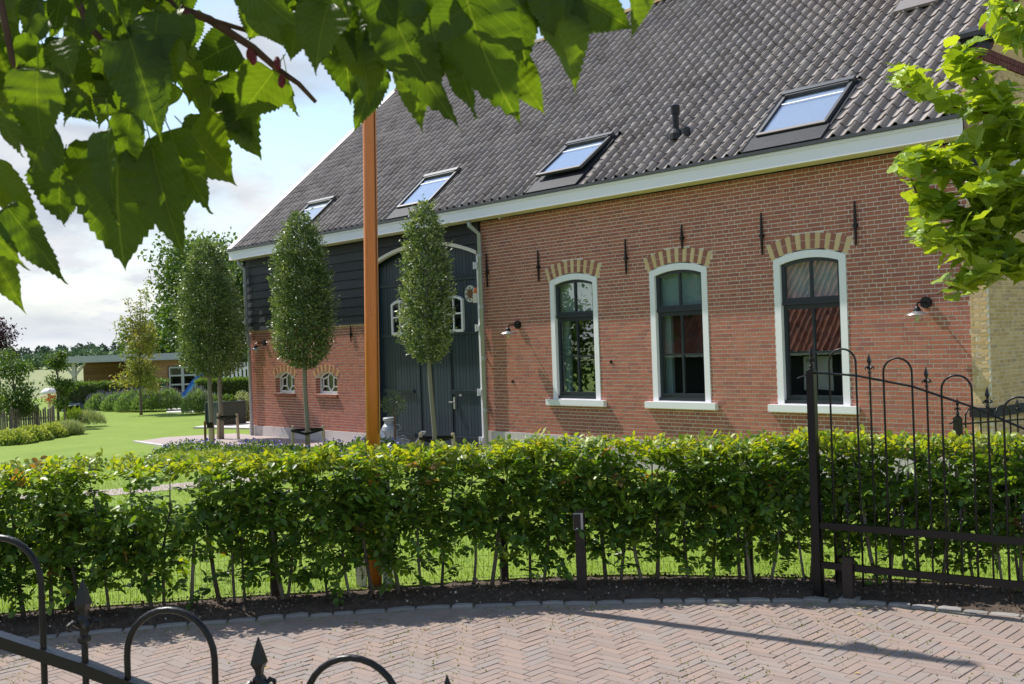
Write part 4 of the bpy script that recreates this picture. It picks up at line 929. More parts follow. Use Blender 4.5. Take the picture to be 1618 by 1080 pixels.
p = Wp(603, 690, .9); e = empty('garden_lantern', (p.x, p.y, .012), 0, 'small white house-shaped lantern beside the orange mast, in front of the milk can', 'lantern')
b = MB(); b.box(-.09, .09, -.09, .09, 0, .03)
for sx in (-1, 1):
    for sy in (-1, 1): b.box(sx * .08 - .01, sx * .08 + .01, sy * .08 - .01, sy * .08 + .01, .03, .30)
b.box(-.09, .09, -.09, .09, .30, .32); b.obj('frame', 'white_paint', e)
b = MB(); b.lathe([(.14, .32), (.09, .38), (.03, .46), (.012, .50)], (0, 0, 0), 4, .6, ph=math.pi / 4); b.obj('roof', 'white_paint', e)
b = MB(); b.box(-.072, .072, -.072, -.069, .03, .30); b.obj('pane', 'lamp_glass', e)
b = MB(); b.lathe([(.03, .03), (.03, .16), (.004, .165)], (0, 0, 0), 10); b.obj('candle', 'cream_paint', e)
# ================================================================== ORANGE MAST
e = empty('wooden_mast', (-1.34, 9.92, 0), 0, 'tall round orange varnished wooden mast rising through the hedge', 'flagpole')
b = MB(); b.tube([(0, 0, 0), (.055, 0, 2.5), (.115, 0, 5), (.135, 0, 5.7), (.15, 0, 6.3)], [.066, .066, .062, .058, .05], 24, .5); b.obj('pole', 'orange_wood', e, smooth=True)
b = MB(); b.lathe([(.01, 6.3), (.06, 6.32), (.08, 6.38), (.06, 6.44), (.01, 6.46)], (.15, 0, 0), 16, .5); b.obj('finial', 'white_paint', e, smooth=True)
b = MB(); b.tube([(.09, -.045, 1.4), (.125, -.045, 3), (.165, -.045, 5), (.19, -.03, 6.2)], .004, 5, .5); b.obj('halyard', 'dark_post', e)
b = MB(); V = []
for i in range(9):
    for j in range(5): q = i / 8; V.append((.20 + j * .055 * (.35 + .65 * q) + .02 * math.sin(j * 2 + i), .05 * math.sin(j * 2.4 + i * .5), 6.15 - q * .85 - j * .05))
b.add(V, [(i * 5 + j, i * 5 + j + 1, i * 5 + j + 6, i * 5 + j + 5) for i in range(8) for j in range(4)]); b.obj('guessed_flag', 'white_paint', e, smooth=True)  # guessed limp cloth, out of view, added to cast the shadow's broad end
for sx in (-1, 1):
    b = MB(); w_ = .062; x0 = .075 * sx
    xa, xb = (x0, x0 + w_ * 1.5 * sx); xa, xb = min(xa, xb), max(xa, xb); hi_, lo_ = 1.25, 1.19
    zl, zr = (lo_, hi_) if sx < 0 else (hi_, lo_)
    b.prism([(xa, 0), (xb, 0), (xb, zr), (xa, zl)], -.03, .04, .6); b.obj('foot_post', 'white_paint', e)
# ================================================================== HEDGE
HLn = linelen(HEDGE)
hedge = empty('hornbeam_hedge', (0, 9.3, 0), 0, 'waist-high green hedge on bare stems behind the brick paving', 'hedge')
ho = Vector((0, 9.3, 0))
stem_px = [28, 74, 120, 160, 223, 262, 308, 330, 371, 390, 432, 468, 510, 545, 577, 622, 665, 710, 751, 795, 839, 872, 950, 990, 1003, 1040, 1085, 1132, 1170, 1180, 1233, 1262, 1290, 1330, 1372, 1415, 1450, 1500, 1532, 1570, 1600]
stems = []
def hedge_at_px(px):
    best = None
    for i in range(len(HEDGE) - 1):
        for f in np.linspace(0, 1, 30):
            q = Vector(HEDGE[i]).lerp(Vector(HEDGE[i + 1]), float(f)); u = q.x / q.y * FPX; d = abs(u - der(px, 930)[0])
            if best is None or d < best[0]: best = (d, q)
    return best[1]
for px in stem_px: stems.append(hedge_at_px(px))
for x in (-7.1, -6.6, -6.2, -5.8, -5.3, -4.9, -4.5, 4.1, 4.4, 4.8, 5.2, 5.7):
    stems.append(hedge_at_px(809 + x / np.interp(x, [q[0] for q in HEDGE], [q[1] for q in HEDGE]) * FPX))
for q in stems:
    r = random.uniform(.010, .019); lx = random.uniform(-.10, .10); ly = random.uniform(-.06, .06); j = random.uniform(-.02, .02)
    b = MB(); q = Vector((q.x, q.y + random.uniform(-.05, .05), 0)) - ho
    pts = [(q.x - lx, q.y, 0), (q.x - lx * .4 + j, q.y + ly * .4, .28), (q.x + j, q.y + ly, .55), (q.x + lx * .5 - j, q.y, .85), (q.x + lx, q.y - ly, 1.15)]
    b.tube(pts, [r * 1.15, r, r * .9, r * .6, .004], 7, random.random()); b.obj('stem', random.choice(['bark', 'pale_bark', 'bark']), hedge, smooth=True)
# twigs carry alternate leaves; gaps low down and in thin places
def top_h(x): return 1.275 + .03 * math.sin(x * 3.1) + .02 * math.sin(x * 7.7 + 1) + (.03 if x < -2.5 else 0) - (.012 * max(0, x - 3))
gaps = [(at(172, 775, 9.1), .17), (at(205, 780, 9.1), .10), (at(255, 775, 9.1), .10), (at(285, 790, 9.2), .15), (at(310, 765, 9.2), .09), (at(235, 800, 9.2), .07), (at(748, 770, 9.6), .09), (at(712, 775, 9.6), .08), (at(890, 780, 9.6), .05), (at(645, 860, 9.5), .12), (at(760, 880, 9.6), .13), (at(420, 840, 9.3), .10), (at(330, 880, 9.3), .12)]
P_, D_, N_, L_, R_ = [], [], [], [], []
twigs = MB(); rr = random.Random(5)
def twig_start():
    while True:
        t = rr.uniform(0, HLn); p, tg = along(HEDGE, t); n = Vector((-tg.y, tg.x))
        z = .17 + 1.09 * rr.random() ** .72
        dens = 1.0 if z > .52 else (.85 if z > .42 else (.62 if z > .33 else .42))
        dens *= .75 + .35 * math.sin(t * 4.1) * math.sin(t * 1.7 + z * 5) + .2
        if rr.random() > dens: continue
        off = rr.uniform(-.19 if p.x < 2.2 else -.08, .19) * (1 if z > .5 else .75)
        q = Vector((p.x + n.x * off, p.y + n.y * off, z))
        bad = False
        for g, r in gaps:
            k_ = q.y / g.y; gx, gz = g.x * k_, H + (g.z - H) * k_
            if math.hypot(q.x - gx, q.z - gz) < r * rr.uniform(.9, 1.25): bad = True; break
        if bad: continue
        return q, n, tg, off
NT = 9800
for _ in range(NT):
    q, n, tg, off = twig_start()
    d = Vector((rr.gauss(0, 1), rr.gauss(0, 1), rr.gauss(.25, .6))) + Vector((n.x, n.y, 0)) * (1.4 * (1 if off > 0 else -1))
    th = top_h(q.x)
    if q.z > th - .22: d.z = abs(d.z) + .9
    if q.x > 2.2: d.y = max(d.y, -.25) if rr.random() < .8 else d.y
    d.normalize(); l = rr.uniform(.12, .27); pos = q.copy(); cur = d.copy(); k = int(l / .024)
    if pos.z + d.z * l > th + .04: l = max(.05, (th + rr.uniform(-.02, .07) - pos.z) / max(.2, d.z)); k = max(3, int(l / .024))
    pts = [pos.copy()]; side = Vector((rr.gauss(0, 1), rr.gauss(0, 1), rr.gauss(0, .4))); side = (side - cur * side.dot(cur)).normalized()
    base_r = .26 + .26 * rr.random()
    if rr.random() < .012: base_r = -1
    for i in range(k):
        cur = (cur + Vector((0, 0, -.05)) + Vector((rr.gauss(0, .07), rr.gauss(0, .07), 0))).normalized(); pos = pos + cur * (l / k); pts.append(pos.copy())
        sg = 1 if i % 2 else -1; ld = cur * .75 + side * sg * 1.0 + Vector((rr.gauss(0, .2), rr.gauss(0, .2), rr.gauss(-.18, .2)))
        nn = cur.cross(side) * (1 if rr.random() < .5 else -1)
        if nn.z < 0: nn = -nn
        nn = nn + Vector((rr.gauss(0, .35), rr.gauss(0, .35), .45)) 
        new = max(0, min(1, (pos.z - (th - .20)) / .22))
        rv = base_r + rr.gauss(0, .12) + .50 * new * rr.uniform(.4, 1.0) if base_r > 0 else 1.0
        if base_r > 0: rv = min(.78, max(0, rv))
        P_.append(pos); D_.append(ld); N_.append(nn); L_.append(rr.uniform(.052, .088) * (.85 if new > .5 else 1)); R_.append(rv)
    twigs.tube(pts[::3] + [pts[-1]] if len(pts) > 4 else pts, .0022, 4, .5, cap=False)
P_ = np.array([(p.x, p.y - 9.3, p.z) for p in P_]); D_ = np.array(D_); N_ = np.array(N_); L_ = np.array(L_); R_ = np.array(R_)
# the largest-looking leaves (front face, near) as single leaves, the rest together
wy = P_[:, 1] + 9.3; score = L_ / wy; infr = (np.abs(P_[:, 0] / wy) < .48)
order = np.argsort(-(score * infr)); single = order[:299]; rest = np.setdiff1d(np.arange(len(P_)), single)
lw = []
for k in range(12):
    V, F = cloud_arrays(np.zeros((1, 3)), np.array([[0, 1., 0]]), np.array([[0, 0, 1.]]), np.array([1.]), np.array([.62]), LEAF6)
    lw.append(np_mesh('leaf', V, F, np.full(len(F), (k + .5) / 12), 'hedge_leaf', 3))
for i in single:
    D = Vector(D_[i]).normalized(); X_ = D.cross(Vector(N_[i])).normalized(); Z_ = X_.cross(D); M = Matrix((X_, D, Z_)).transposed().to_4x4(); s = float(L_[i])
    link_mesh('leaf', lw[int(min(.99, max(0, R_[i])) * 12)], hedge, Matrix.Translation(Vector(P_[i])) @ M @ Matrix.Scale(s, 4))
leafcloud('foliage', P_[rest], D_[rest], N_[rest], L_[rest], L_[rest] * .62, R_[rest], 'hedge_leaf', hedge, LEAF6, 'stuff')
twigs.v = [(x, y - 9.3, z) for x, y, z in twigs.v]; twigs.obj('twigs', 'bark', hedge, kind='stuff')
# ================================================================== WIRE FENCE BEHIND THE HEDGE
wf = empty('wire_fence', (0, 9.75, 0), 0, 'low wire mesh fence on dark wooden posts running just behind the hedge', 'fence')
wl = offs(HEDGE, .24)
for px in (108, 432, 797, 1187, 1330): 
    u = der(px, 930)[0] / FPX; bx = min(np.linspace(-6, 6, 800), key=lambda x: abs(x / np.interp(x, [q[0] for q in wl], [q[1] for q in wl]) - u)); by = np.interp(bx, [q[0] for q in wl], [q[1] for q in wl])
    b = MB(); r = .04; b.tube([(bx, by - 9.75 + .03, 0), (bx, by - 9.75 + .03, .93), (bx, by - 9.75 + .03, .95)], [r, r * .97, r * .8], 10, random.random()); b.obj('post', 'dark_post', wf)
b = MB(); Lw = linelen(wl)
for h in (.06, .16, .26, .36, .46, .56, .66, .76, .86):
    pts = [(x, y - 9.75, h) for x, y in wl]
    for i in range(len(pts) - 1): b.bar(pts[i], pts[i + 1], .0022, .0022, .5)
t = 0
while t < Lw:
    p, tg = along(wl, t); b.bar((p.x, p.y - 9.75, .02), (p.x, p.y - 9.75, .90), .002, .002, .5, up=(0, 1, 0)); t += .05
b.obj('wire_mesh', 'dark_post', wf, kind='stuff')
# ================================================================== IRON GATES
def spear(b, x, z, s=1.0, rot=.0):
    """wrought finial: shaft, collar with curled leaves, four-sided spear tip"""
    b.lathe([(.010 * s, -.16 * s), (.016 * s, -.155 * s), (.016 * s, -.145 * s), (.010 * s, -.14 * s), (.010 * s, -.12 * s), (.017 * s, -.112 * s), (.017 * s, -.10 * s), (.010 * s, -.09 * s), (.012 * s, -.078 * s), (.022 * s, -.062 * s), (.012 * s, -.030 * s), (.001, 0)], (x, 0, z), 4, .5, ph=rot)
    for k in range(4):
        a = k * math.pi / 2 + rot; c, s_ = math.cos(a), math.sin(a)
        pts = [(x + c * r * s, s_ * r * s, z + h * s) for r, h in ((.010, -.118), (.026, -.105), (.036, -.112), (.036, -.124), (.028, -.126))]
        b.tube(pts, [.006 * s, .007 * s, .006 * s, .005 * s, .003 * s], 5, .5)
def gate(origin, direc, label, railz, archtops, spiketops, lower_rails, post=True, first=.16, period=.4615, n=4, aw=.232, r=.0085, flat=False, botz=.12, lowspikes=True, xlen=None, posttop=1.86):
    ang_ = math.atan2(direc[1], direc[0]); e = empty('iron_gate', (origin[0], origin[1], 0), ang_, label, 'gate')
    xs = [first + k * period for k in range(n)]; xlen = xlen or xs[-1] + .4
    m = 40; pts = [(xlen * i / m, 0, railz(xlen * i / m)) for i in range(m + 1)]
    b = MB()
    if flat: 
        for i in range(m): b.bar(pts[i], pts[i + 1], .034, .030, .5)
    else: b.tube(pts, .009, 8, .5)
    b.obj('top_rail', 'black_iron', e, smooth=not flat)
    for z, w_ in lower_rails:
        b = MB(); b.box(.0, xlen, -.02, .02, z - w_ / 2, z + w_ / 2, .5); b.obj('rail', 'black_iron', e)
    for k, x in enumerate(xs):
        top = archtops[k]; R_a = aw / 2; b = MB(); cz = top - R_a
        pts = [(x, 0, botz), (x, 0, cz * .5), (x, 0, cz)] + [(x + R_a - R_a * math.cos(math.pi * i / 14), 0, cz + R_a * math.sin(math.pi * i / 14)) for i in range(1, 14)] + [(x + aw, 0, cz), (x + aw, 0, cz * .5), (x + aw, 0, botz)]
        b.tube(pts, r, 10, .5); 
        b.obj('arch_bar', 'black_iron', e, smooth=True)
        xs_ = x + aw + (period - aw) / 2
        b = MB(); b.tube([(xs_, 0, botz), (xs_, 0, spiketops[k] - .15)], r, 8, .5); spear(b, xs_, spiketops[k], 1.0, math.pi / 4); b.obj('spear_bar', 'black_iron', e)
        if lowspikes:
            for xx in (x - (period - aw) / 2 + .0 if k == 0 else None, x + aw / 2):
                if xx is None: continue
                b = MB(); zt = lower_rails[0][0] + .22; b.tube([(xx, 0, botz), (xx, 0, zt - .1)], r * .9, 6, .5); spear(b, xx, zt, .8, math.pi / 4); b.obj('short_bar', 'black_iron', e)
    if post:
        b = MB(); b.box(-.035, .03, -.033, .033, .015, posttop, .5); b.obj('post', 'black_iron', e)
        b = MB(); b.lathe([(.03, 0), (.03, .012), (.012, .02), (.02, .04), (.012, .055), (.012, .065)], (0, 0, posttop), 12, .5); spear(b, 0, posttop + .20, 1.0); b.obj('finial', 'black_iron', e)
        b = MB(); b.tube([(-.03, 0, posttop - .03), (-.09, -.01, posttop - .05), (-.12, -.01, posttop - .06)], .007, 6, .5); b.obj('latch', 'black_iron', e)
    return e
rz = lambda t: float(np.interp(t, [0, .06, .38, .85, 1.317, 1.687, 2.15, 2.6], [1.843, 1.841, 1.818, 1.724, 1.560, 1.396, 1.19, 1.02]))
GS = .955
def gsc(z): return H - (H - z) * GS
gate((2.58 * GS, 9.31 * GS), (.78968, -.61352), 'tall black iron gate standing open before the right end of the hedge', lambda t: gsc(rz(t / GS)), [gsc(v) for v in (2.043, 1.957, 1.812, 1.64, 1.45)], [gsc(v) for v in (2.0, 1.885, 1.722, 1.53, 1.35)], [(gsc(.527), .053), (gsc(.185), .053)], n=5, botz=.13, first=.16 * GS, period=.4615 * GS, aw=.232 * GS, r=.0082, posttop=gsc(1.86))
nd = Vector((.47, -.10)).normalized(); no = Vector((-1.078, 2.65)) - nd * (.16 + .232 + .1147 + .4615)
rz2 = lambda t: float(np.interp(t, [0, .5, .97, 1.43, 1.9, 2.4], [1.655, 1.56, 1.435, 1.285, 1.115, .945]))
gate((no.x, no.y), (nd.x, nd.y), 'nearest black iron gate, its arches and spear tips showing at the bottom left', rz2, [1.86, 1.755, 1.582, 1.478, 1.33], [1.76, 1.655, 1.522, 1.446, 1.28], [(.527, .05), (.185, .05)], n=5, botz=.05, flat=True, r=.0082, xlen=2.4)
e = empty('gate_stop', (2.66, 8.72, 0), -.6, 'short dark square wooden block post at the foot of the open iron gate', 'post')
b = MB(); b.box(-.04, .04, -.04, .04, .0, .36, .4); b.obj('block', 'dark_post', e)
b = MB(); b.box(-.07, .07, -.07, .07, .0, .035, .5); b.obj('foot', 'kerb_stone', e)
# rear railing by the yellow house
a = at(1513, 650, 11.0)
gate((a.x, 11.0), (.93, .36), 'low black iron railing behind the hedge, before the yellow house corner', lambda t: 1.20, [1.36] * 4, [1.42] * 4, [(.3, .04)], n=4, first=.10, period=.40, aw=.20, botz=.05, lowspikes=False, xlen=1.8, posttop=1.27)
# intercom post
e = empty('intercom_post', (.535, 9.36, 0), -.15, 'dark wooden post with a small grey intercom box, in front of the hedge', 'post')
b = MB(); b.box(-.042, .042, -.035, .045, 0, .72, .4); b.obj('post', 'dark_post', e)
b = MB(); b.box(-.052, .032, -.052, -.035, .555, .70, .5); b.obj('intercom', 'milk_can', e)
b = MB(); b.box(-.050, .012, -.058, -.052, .56, .69, .3); b.obj('cover', 'dark_post', e)
b = MB(); b.box(-.030, -.012, -.0595, -.058, .565, .572, .9); b.obj('mark', 'white_paint', e)
# ================================================================== LEFT GARDEN
def free_tree(name, x, y, label, crown_c, radii, n, L, matn, seed, trunk_h, trunk_r=.06, group=None, blobs=9, wr=.6, cat='tree', barkm='bark', lean=0):
    """several overlapping leaf masses on real limbs"""
    e = empty(name, (x, y, 0), 0, label, cat, group); r_ = np.random.default_rng(seed); rr = random.Random(seed)
    b = MB(); top = crown_c[1] + radii[1] * .6; b.tube([(0, 0, 0), (lean * .3, 0, trunk_h * .5), (lean * .6, 0, trunk_h), (crown_c[0] * .7, 0, crown_c[1]), (crown_c[0], 0, top)], [trunk_r * 1.2, trunk_r, trunk_r * .9, trunk_r * .5, trunk_r * .1], 9, .5); b.obj('trunk', barkm, e, smooth=True)
    P = []; rn = []
    for k in range(blobs):
        a = rr.uniform(0, 6.28); f = rr.uniform(.2, .85); el = rr.uniform(-1, 1)
        c = np.array([crown_c[0] + math.cos(a) * f * radii[0] * math.sqrt(1 - el * el * .5), math.sin(a) * f * radii[0] * .9, crown_c[1] + el * radii[1] * .85])
        br = min(radii) * rr.uniform(.32, .6)
        lb_ = MB(); s0 = Vector((lean * .5, 0, max(trunk_h * .8, c[2] - radii[0] * .8))); lb_.tube([s0, s0.lerp(Vector(c), .5) + Vector((0, 0, .1)), Vector(c)], [trunk_r * .35, trunk_r * .22, trunk_r * .06], 6, .4); lb_.obj('limb', barkm, e)
        m = int(n / blobs); d = r_.normal(size=(m, 3)); d /= np.linalg.norm(d, axis=1, keepdims=True); rad = br * r_.random(m) ** .4 * (1 + .2 * r_.normal(size=m))
        lump = 1 + .25 * np.sin(d[:, 0] * 7 + k) * np.sin(d[:, 2] * 6)
        P.append(c + d * (rad * lump)[:, None] * np.array([1, 1, .85])); rn.append(np.clip(.35 + .3 * r_.random(m) + .25 * rr.uniform(-1, 1) + .15 * (rad > br * .8), 0, 1))
    P = np.concatenate(P); rn = np.concatenate(rn); m = len(P); LL = r_.uniform(.6, 1.3, m) * L
    D = r_.normal(size=(m, 3)); D[:, 2] -= .3; leafcloud('crown', P, D, r_.normal(size=(m, 3)) + np.array([0, 0, .9]), LL, LL * wr, rn, matn, e)
    return e
# the big trees behind
free_tree('broadleaf_tree', -15.9, 55, 'large dark green broadleaf tree behind the overlapping clipped oaks and the house corner', (0, 4.7), (2.6, 3.6), 17000, .24, 'tree_leaf', 41, 2.0, .2, blobs=26)
free_tree('broadleaf_tree', -18.6, 57, 'dark rounded tree left of the large broadleaf tree, above the shed roof', (0, 2.6), (1.7, 2.2), 6500, .2, 'tree_leaf', 42, 1.2, .14, blobs=14)
free_tree('broadleaf_tree', -12.9, 50, 'dark tree crown filling the gap between the oaks and the black boarded gable', (0, 3.4), (1.6, 2.9), 9000, .2, 'tree_leaf', 43, 1.5, .15, blobs=16)
# small fruit trees left
p = gp(85, 685); free_tree('fruit_tree', -14.2, 33.5, 'small loose green fruit tree between the picket fence and the shed', (.05, 1.55), (.52, .95), 3200, .09, 'tree_leaf', 44, .9, .04, group='young garden trees at the left', blobs=12)
free_tree('fruit_tree', -14.6, 31.5, 'dense green fruit tree at the left edge behind the picket fence', (-.05, 1.55), (.75, 1.15), 5200, .09, 'tree_leaf', 45, .8, .05, group='young garden trees at the left', blobs=15)
free_tree('purple_tree', -19.6, 41, 'dark purple-leaved weeping tree peeping in at the left edge above the fruit tree', (.0, 3.0), (.95, 1.0), 2600, .12, 'purple_leaf', 46, 1.9, .07, blobs=11)
e = free_tree('young_beech', -13.7, 39.5, 'slender yellowish-green young tree with thin top shoots in the middle of the lavender', (0, 2.0), (.85, 1.55), 5200, .10, 'yellow_leaf', 47, .5, .05, blobs=20)
for k, (dx, z) in enumerate(((-.35, 4.3), (.15, 4.6), (.42, 4.9), (.0, 4.1))):
    b = MB(); b.tube([(dx * .2, 0, 2.2), (dx * .6, 0, 3.3), (dx, 0, z)], [.02, .012, .004], 5, .3); b.obj('shoot', 'bark', e)
    m = 170; t = rng.random(m); P = np.stack([dx * (.4 + .6 * t) + rng.normal(0, .09, m), rng.normal(0, .09, m), 3.0 + (z - 3.0) * t], 1); leafcloud('shoot_leaves', P, unit(m), unit(m), np.full(m, .09), np.full(m, .055), rng.random(m), 'yellow_leaf', e, LEAF2, 'stuff')
# trees outside the frame mirrored in the windows
free_tree('garden_tree', -17.5, 22.0, 'leafy tree beside the opposite barn, seen mirrored in the first tall window', (0, 3.0), (3.0, 2.6), 9000, .22, 'tree_leaf', 48, 1.5, .15, blobs=24)
free_tree('garden_tree', -19.5, 17.5, 'tree behind the opposite barn, mirrored above its roof', (0, 4.2), (2.6, 2.4), 7000, .22, 'tree_leaf', 49, 2, .15, blobs=18)
# clipped box hedges
def box_hedge(x0, x1, y0, y1, h, label, seed, matn='tree_leaf', n=9000, L=.09, cat='hedge', topm=True):
    cx, cy = (x0 + x1) / 2, (y0 + y1) / 2
    e = empty('clipped_hedge', (cx, cy, 0), 0, label, cat); r_ = np.random.default_rng(seed)
    w, d = (x1 - x0) / 2, (y1 - y0) / 2
    P = np.stack([r_.uniform(-w, w, n), r_.uniform(-d, d, n), r_.uniform(0.02, h, n)], 1)
    pick = r_.integers(0, 3, n); P[pick == 0, 1] = -d + np.abs(r_.normal(0, .06, (pick == 0).sum())); P[pick == 1, 2] = h - np.abs(r_.normal(0, .05, (pick == 1).sum())); P += r_.normal(0, .03, P.shape)
    D = unit(n); D[:, 1] -= .5; D[:, 2] += .5
    rnd = np.clip(.25 + .3 * r_.random(n) + .45 * (P[:, 2] > h - .08), 0, 1); LL = r_.uniform(.6, 1.2, n) * L  # top layer of leaves coloured lighter, its brightness is put into the colour
    leafcloud('foliage', P, D, unit(n) + np.array([0, 0, .6]), LL, LL * .65, rnd, matn, e, kind='stuff')
    b = MB(); b.box(-w + .12, w - .12, -d + .12, d - .12, 0, h - .12, .2); b.obj('inner_twigs', 'bark', e); return e
a = gp(100, 655); 
box_hedge(-18.9, -14.4, 44.2, 45.2, 1.12, 'long clipped hedge with a sharp flat top in front of the garden shed', 61)
box_hedge(-12.1, -9.3, 40.8, 41.8, 1.15, 'dark hedge behind the planter box, ending at the house corner', 62)
# lavender
def lavender(x, y, rx, ry, h, label, seed, n=4600, nf=230):
    e = empty('lavender', (x, y, 0), 0, label, 'lavender', 'lavender bushes at the end of the lawn')
    mound('stems', 0, 0, rx, ry, h * .86, n, .16, 'lavender_leaf', e, seed, .17, .8)
    r_ = np.random.default_rng(seed + 9); a = r_.uniform(0, 6.28, nf); f = np.sqrt(r_.random(nf)); zz = np.sqrt(np.clip(1 - f * f * .8, 0, 1)) * h
    P = np.stack([np.cos(a) * f * rx, np.sin(a) * f * ry, zz + r_.uniform(-.05, .1, nf)], 1); D = r_.normal(size=(nf, 3)) * .25; D[:, 2] = 1
    leafcloud('blooms', P, D, unit(nf), r_.uniform(.07, .13, nf), np.full(nf, .02), r_.random(nf), 'lavender_flower', e, LEAF2, 'stuff'); return e
for k, (px, py, rx, h, lb) in enumerate(((152, 649, .62, .5, 'leftmost lavender bush, just right of the covered heap'), (178, 650, .62, .52, 'second lavender bush from the left, before the clipped hedge'), (205, 651, .75, .62, 'tall lavender bush right under the slender young tree'), (232, 651, .75, .66, 'broad lavender bush right of the young tree trunk'), (258, 650, .66, .64, 'right end lavender bush next to the pool gap'), (307, 655, .55, .66, 'lavender bush beyond the pool gap, left of the planter box'), (324, 654, .45, .5, 'browning lavender clump directly behind the planter box'))):
    g = gp(px, py); lavender(g.x, g.y + .5, rx, .55, h * 1.35, lb, 70 + k)
# shed
sx0, sx1, sy = -20.0, -13.75, 47.5
sh = empty('garden_shed', (0, sy, 0), 0, 'low wooden pool house with grey flat roof, open bay and glazed doors', 'shed')
b = MB(); b.box(sx0, sx1 + .2, -.3, 4.2, 1.98, 2.24, .6); b.obj('roof', 'zinc', sh)
b = MB(); b.box(sx0, sx1 + .2, -.33, -.302, 1.95, 2.22, .7); b.obj('fascia', 'zinc', sh)
for k in range(13):
    b = MB(); z = .02 + k * .15; b.box(sx0, -16.0, 2.6, 2.64, z, z + .143, random.random()); b.obj('wall_board', 'brown_wood', sh)
    b = MB(); b.box(-16.0, -15.3, .2, .24, z, z + .143, random.random()); b.box(-13.95, sx1 - .02, .2, .24, z, z + .143, random.random()); b.obj('wall_board', 'shed_wood', sh)
b = MB(); b.box(-15.3, -13.95, .2, .24, 1.66, 1.96, .5); b.box(sx1 - .06, sx1, .2, 4, 0, 1.97, .4); b.box(-16.02, -15.96, .24, 2.6, 0, 1.97, .3); b.obj('end_wall', 'shed_wood', sh)
for x in (-19.35, -16.6):
    b = MB(); b.box(x - .08, x + .08, -.1, .06, 0, 1.96, .5); ps = b.obj('post', 'pale_stone', sh)
    for s in (-1, 1): b = MB(); b.bar((x + s * .06, -.02, 1.42), (x + s * .50, -.02, 1.94), .09, .09, .5, up=(0, 1, 0)); b.obj('brace', 'pale_stone', ps)
b = MB(); b.box(-17.8, -17.68, 2.5, 2.6, 0, 1.95, .7); b.obj('post', 'brown_wood', sh)
for x0 in (-15.22, -14.62):
    b = MB(); b.box(x0, x0 + .06, .10, .18, 0, 1.62, .4); b.box(x0 + .54, x0 + .60, .10, .18, 0, 1.62, .4)
    for z in (.0, .40, .80, 1.20, 1.56): b.box(x0 + .06, x0 + .54, .10, .18, z, z + .07, .4)
    d_ = b.obj('glazed_door', 'pale_stone', sh)
    for z in (.07, .47, .87, 1.27):
        b = MB(); b.box(x0 + .06, x0 + .54, .13, .136, z, z + .33 if z < 1.2 else z + .29, .5); b.obj('pane', 'dark_glass', d_)
b = MB(); b.box(sx0, -16.0, 2.645, 2.66, 0, 1.97, .2); b.box(-15.3, -14.0, .9, .95, 0, 1.9, .4); b.obj('interior', 'room', sh)
# pool and slide
pl = MB(); a = gp(281, 641); pl.slab([(-14.0, 43.2), (-12.2, 43.2), (-12.2, 46.6), (-14.4, 46.6)], -.01, .03, .5); struct(pl.obj('pool_water', 'water'))
pl = MB(); pl.slab([(-13.0, 40.2), (-11.3, 39.6), (-11.0, 43.1), (-13.9, 43.1)], -.01, .02, .5); struct(pl.obj('pool_edge', 'pale_stone'))
e = empty('pool_slide', (-13.3, 43.6, 0), 0, 'bright blue curved slide running down to the pool beside the shed', 'slide')
b = MB(); pts = [(1.05, 0, 1.55), (.75, 0, 1.28), (.35, 0, .92), (.05, 0, .52), (-.25, 0, .30), (-.6, 0, .24)]
for w_ in ((-.25, -.22, .18), (.22, .25, .18), (-.22, .22, .03)):
    for i in range(len(pts) - 1):
        p, q = Vector(pts[i]), Vector(pts[i + 1]); b.add([(p.x, w_[0], p.z), (p.x, w_[1], p.z), (p.x, w_[1], p.z + w_[2]), (p.x, w_[0], p.z + w_[2]), (q.x, w_[0], q.z), (q.x, w_[1], q.z), (q.x, w_[1], q.z + w_[2]), (q.x, w_[0], q.z + w_[2])], [(0,1,2,3), (4,7,6,5), (0,4,5,1), (1,5,6,2), (2,6,7,3), (3,7,4,0)], .5)
b.obj('chute', 'slide_blue', e)
b = MB(); 
for yy in (-.22, .22): b.tube([(1.05, yy, 0), (1.05, yy, 1.7)], .025, 6); b.tube([(.1, yy, 0), (.1, yy, .5)], .025, 6)
for z in (.35, .7, 1.05, 1.4): b.tube([(1.05, -.22, z), (1.05, .22, z)], .02, 6)
b.obj('ladder', 'steel', e)
# planter box, round shrub
p = gp(316, 675); e = empty('planter_box', (-8.65, 32.2, 0), -.85, 'square dark green planter box behind the overlapping oaks on the lawn edge', 'planter')
b = MB(); b.box(-.42, .42, -.42, .42, .05, .72, .4); b.box(-.44, .44, -.44, .44, .69, .735, .6); b.obj('box', 'planter_green', e)
for sx_ in (-1, 1):
    for sy_ in (-1, 1): b = MB(); b.box(sx_ * .40 - .03, sx_ * .40 + .03, sy_ * .43 - .02, sy_ * .43 + .02, .05, .69, .6); b.obj('corner_batten', 'planter_green', e)
mound('plants', 0, 0, .38, .38, .28, 500, .08, 'tree_leaf', e, 77, .7); e.children[-1].location.z = .62
p = gp(381, 668); e = empty('round_shrub', (p.x - .02, p.y + .3, 0), 0, 'round pale-leaved shrub by the house corner at the end of the lawn', 'shrub')
mound('foliage', 0, 0, .42, .42, .88, 3800, .055, 'silver_grass', e, 78, .6, .3); b = MB(); b.lathe([(.2, .05), (.30, .3), (.25, .6), (.1, .75)], (0, 0, 0), 10, .2); b.obj('stems', 'bark', e)
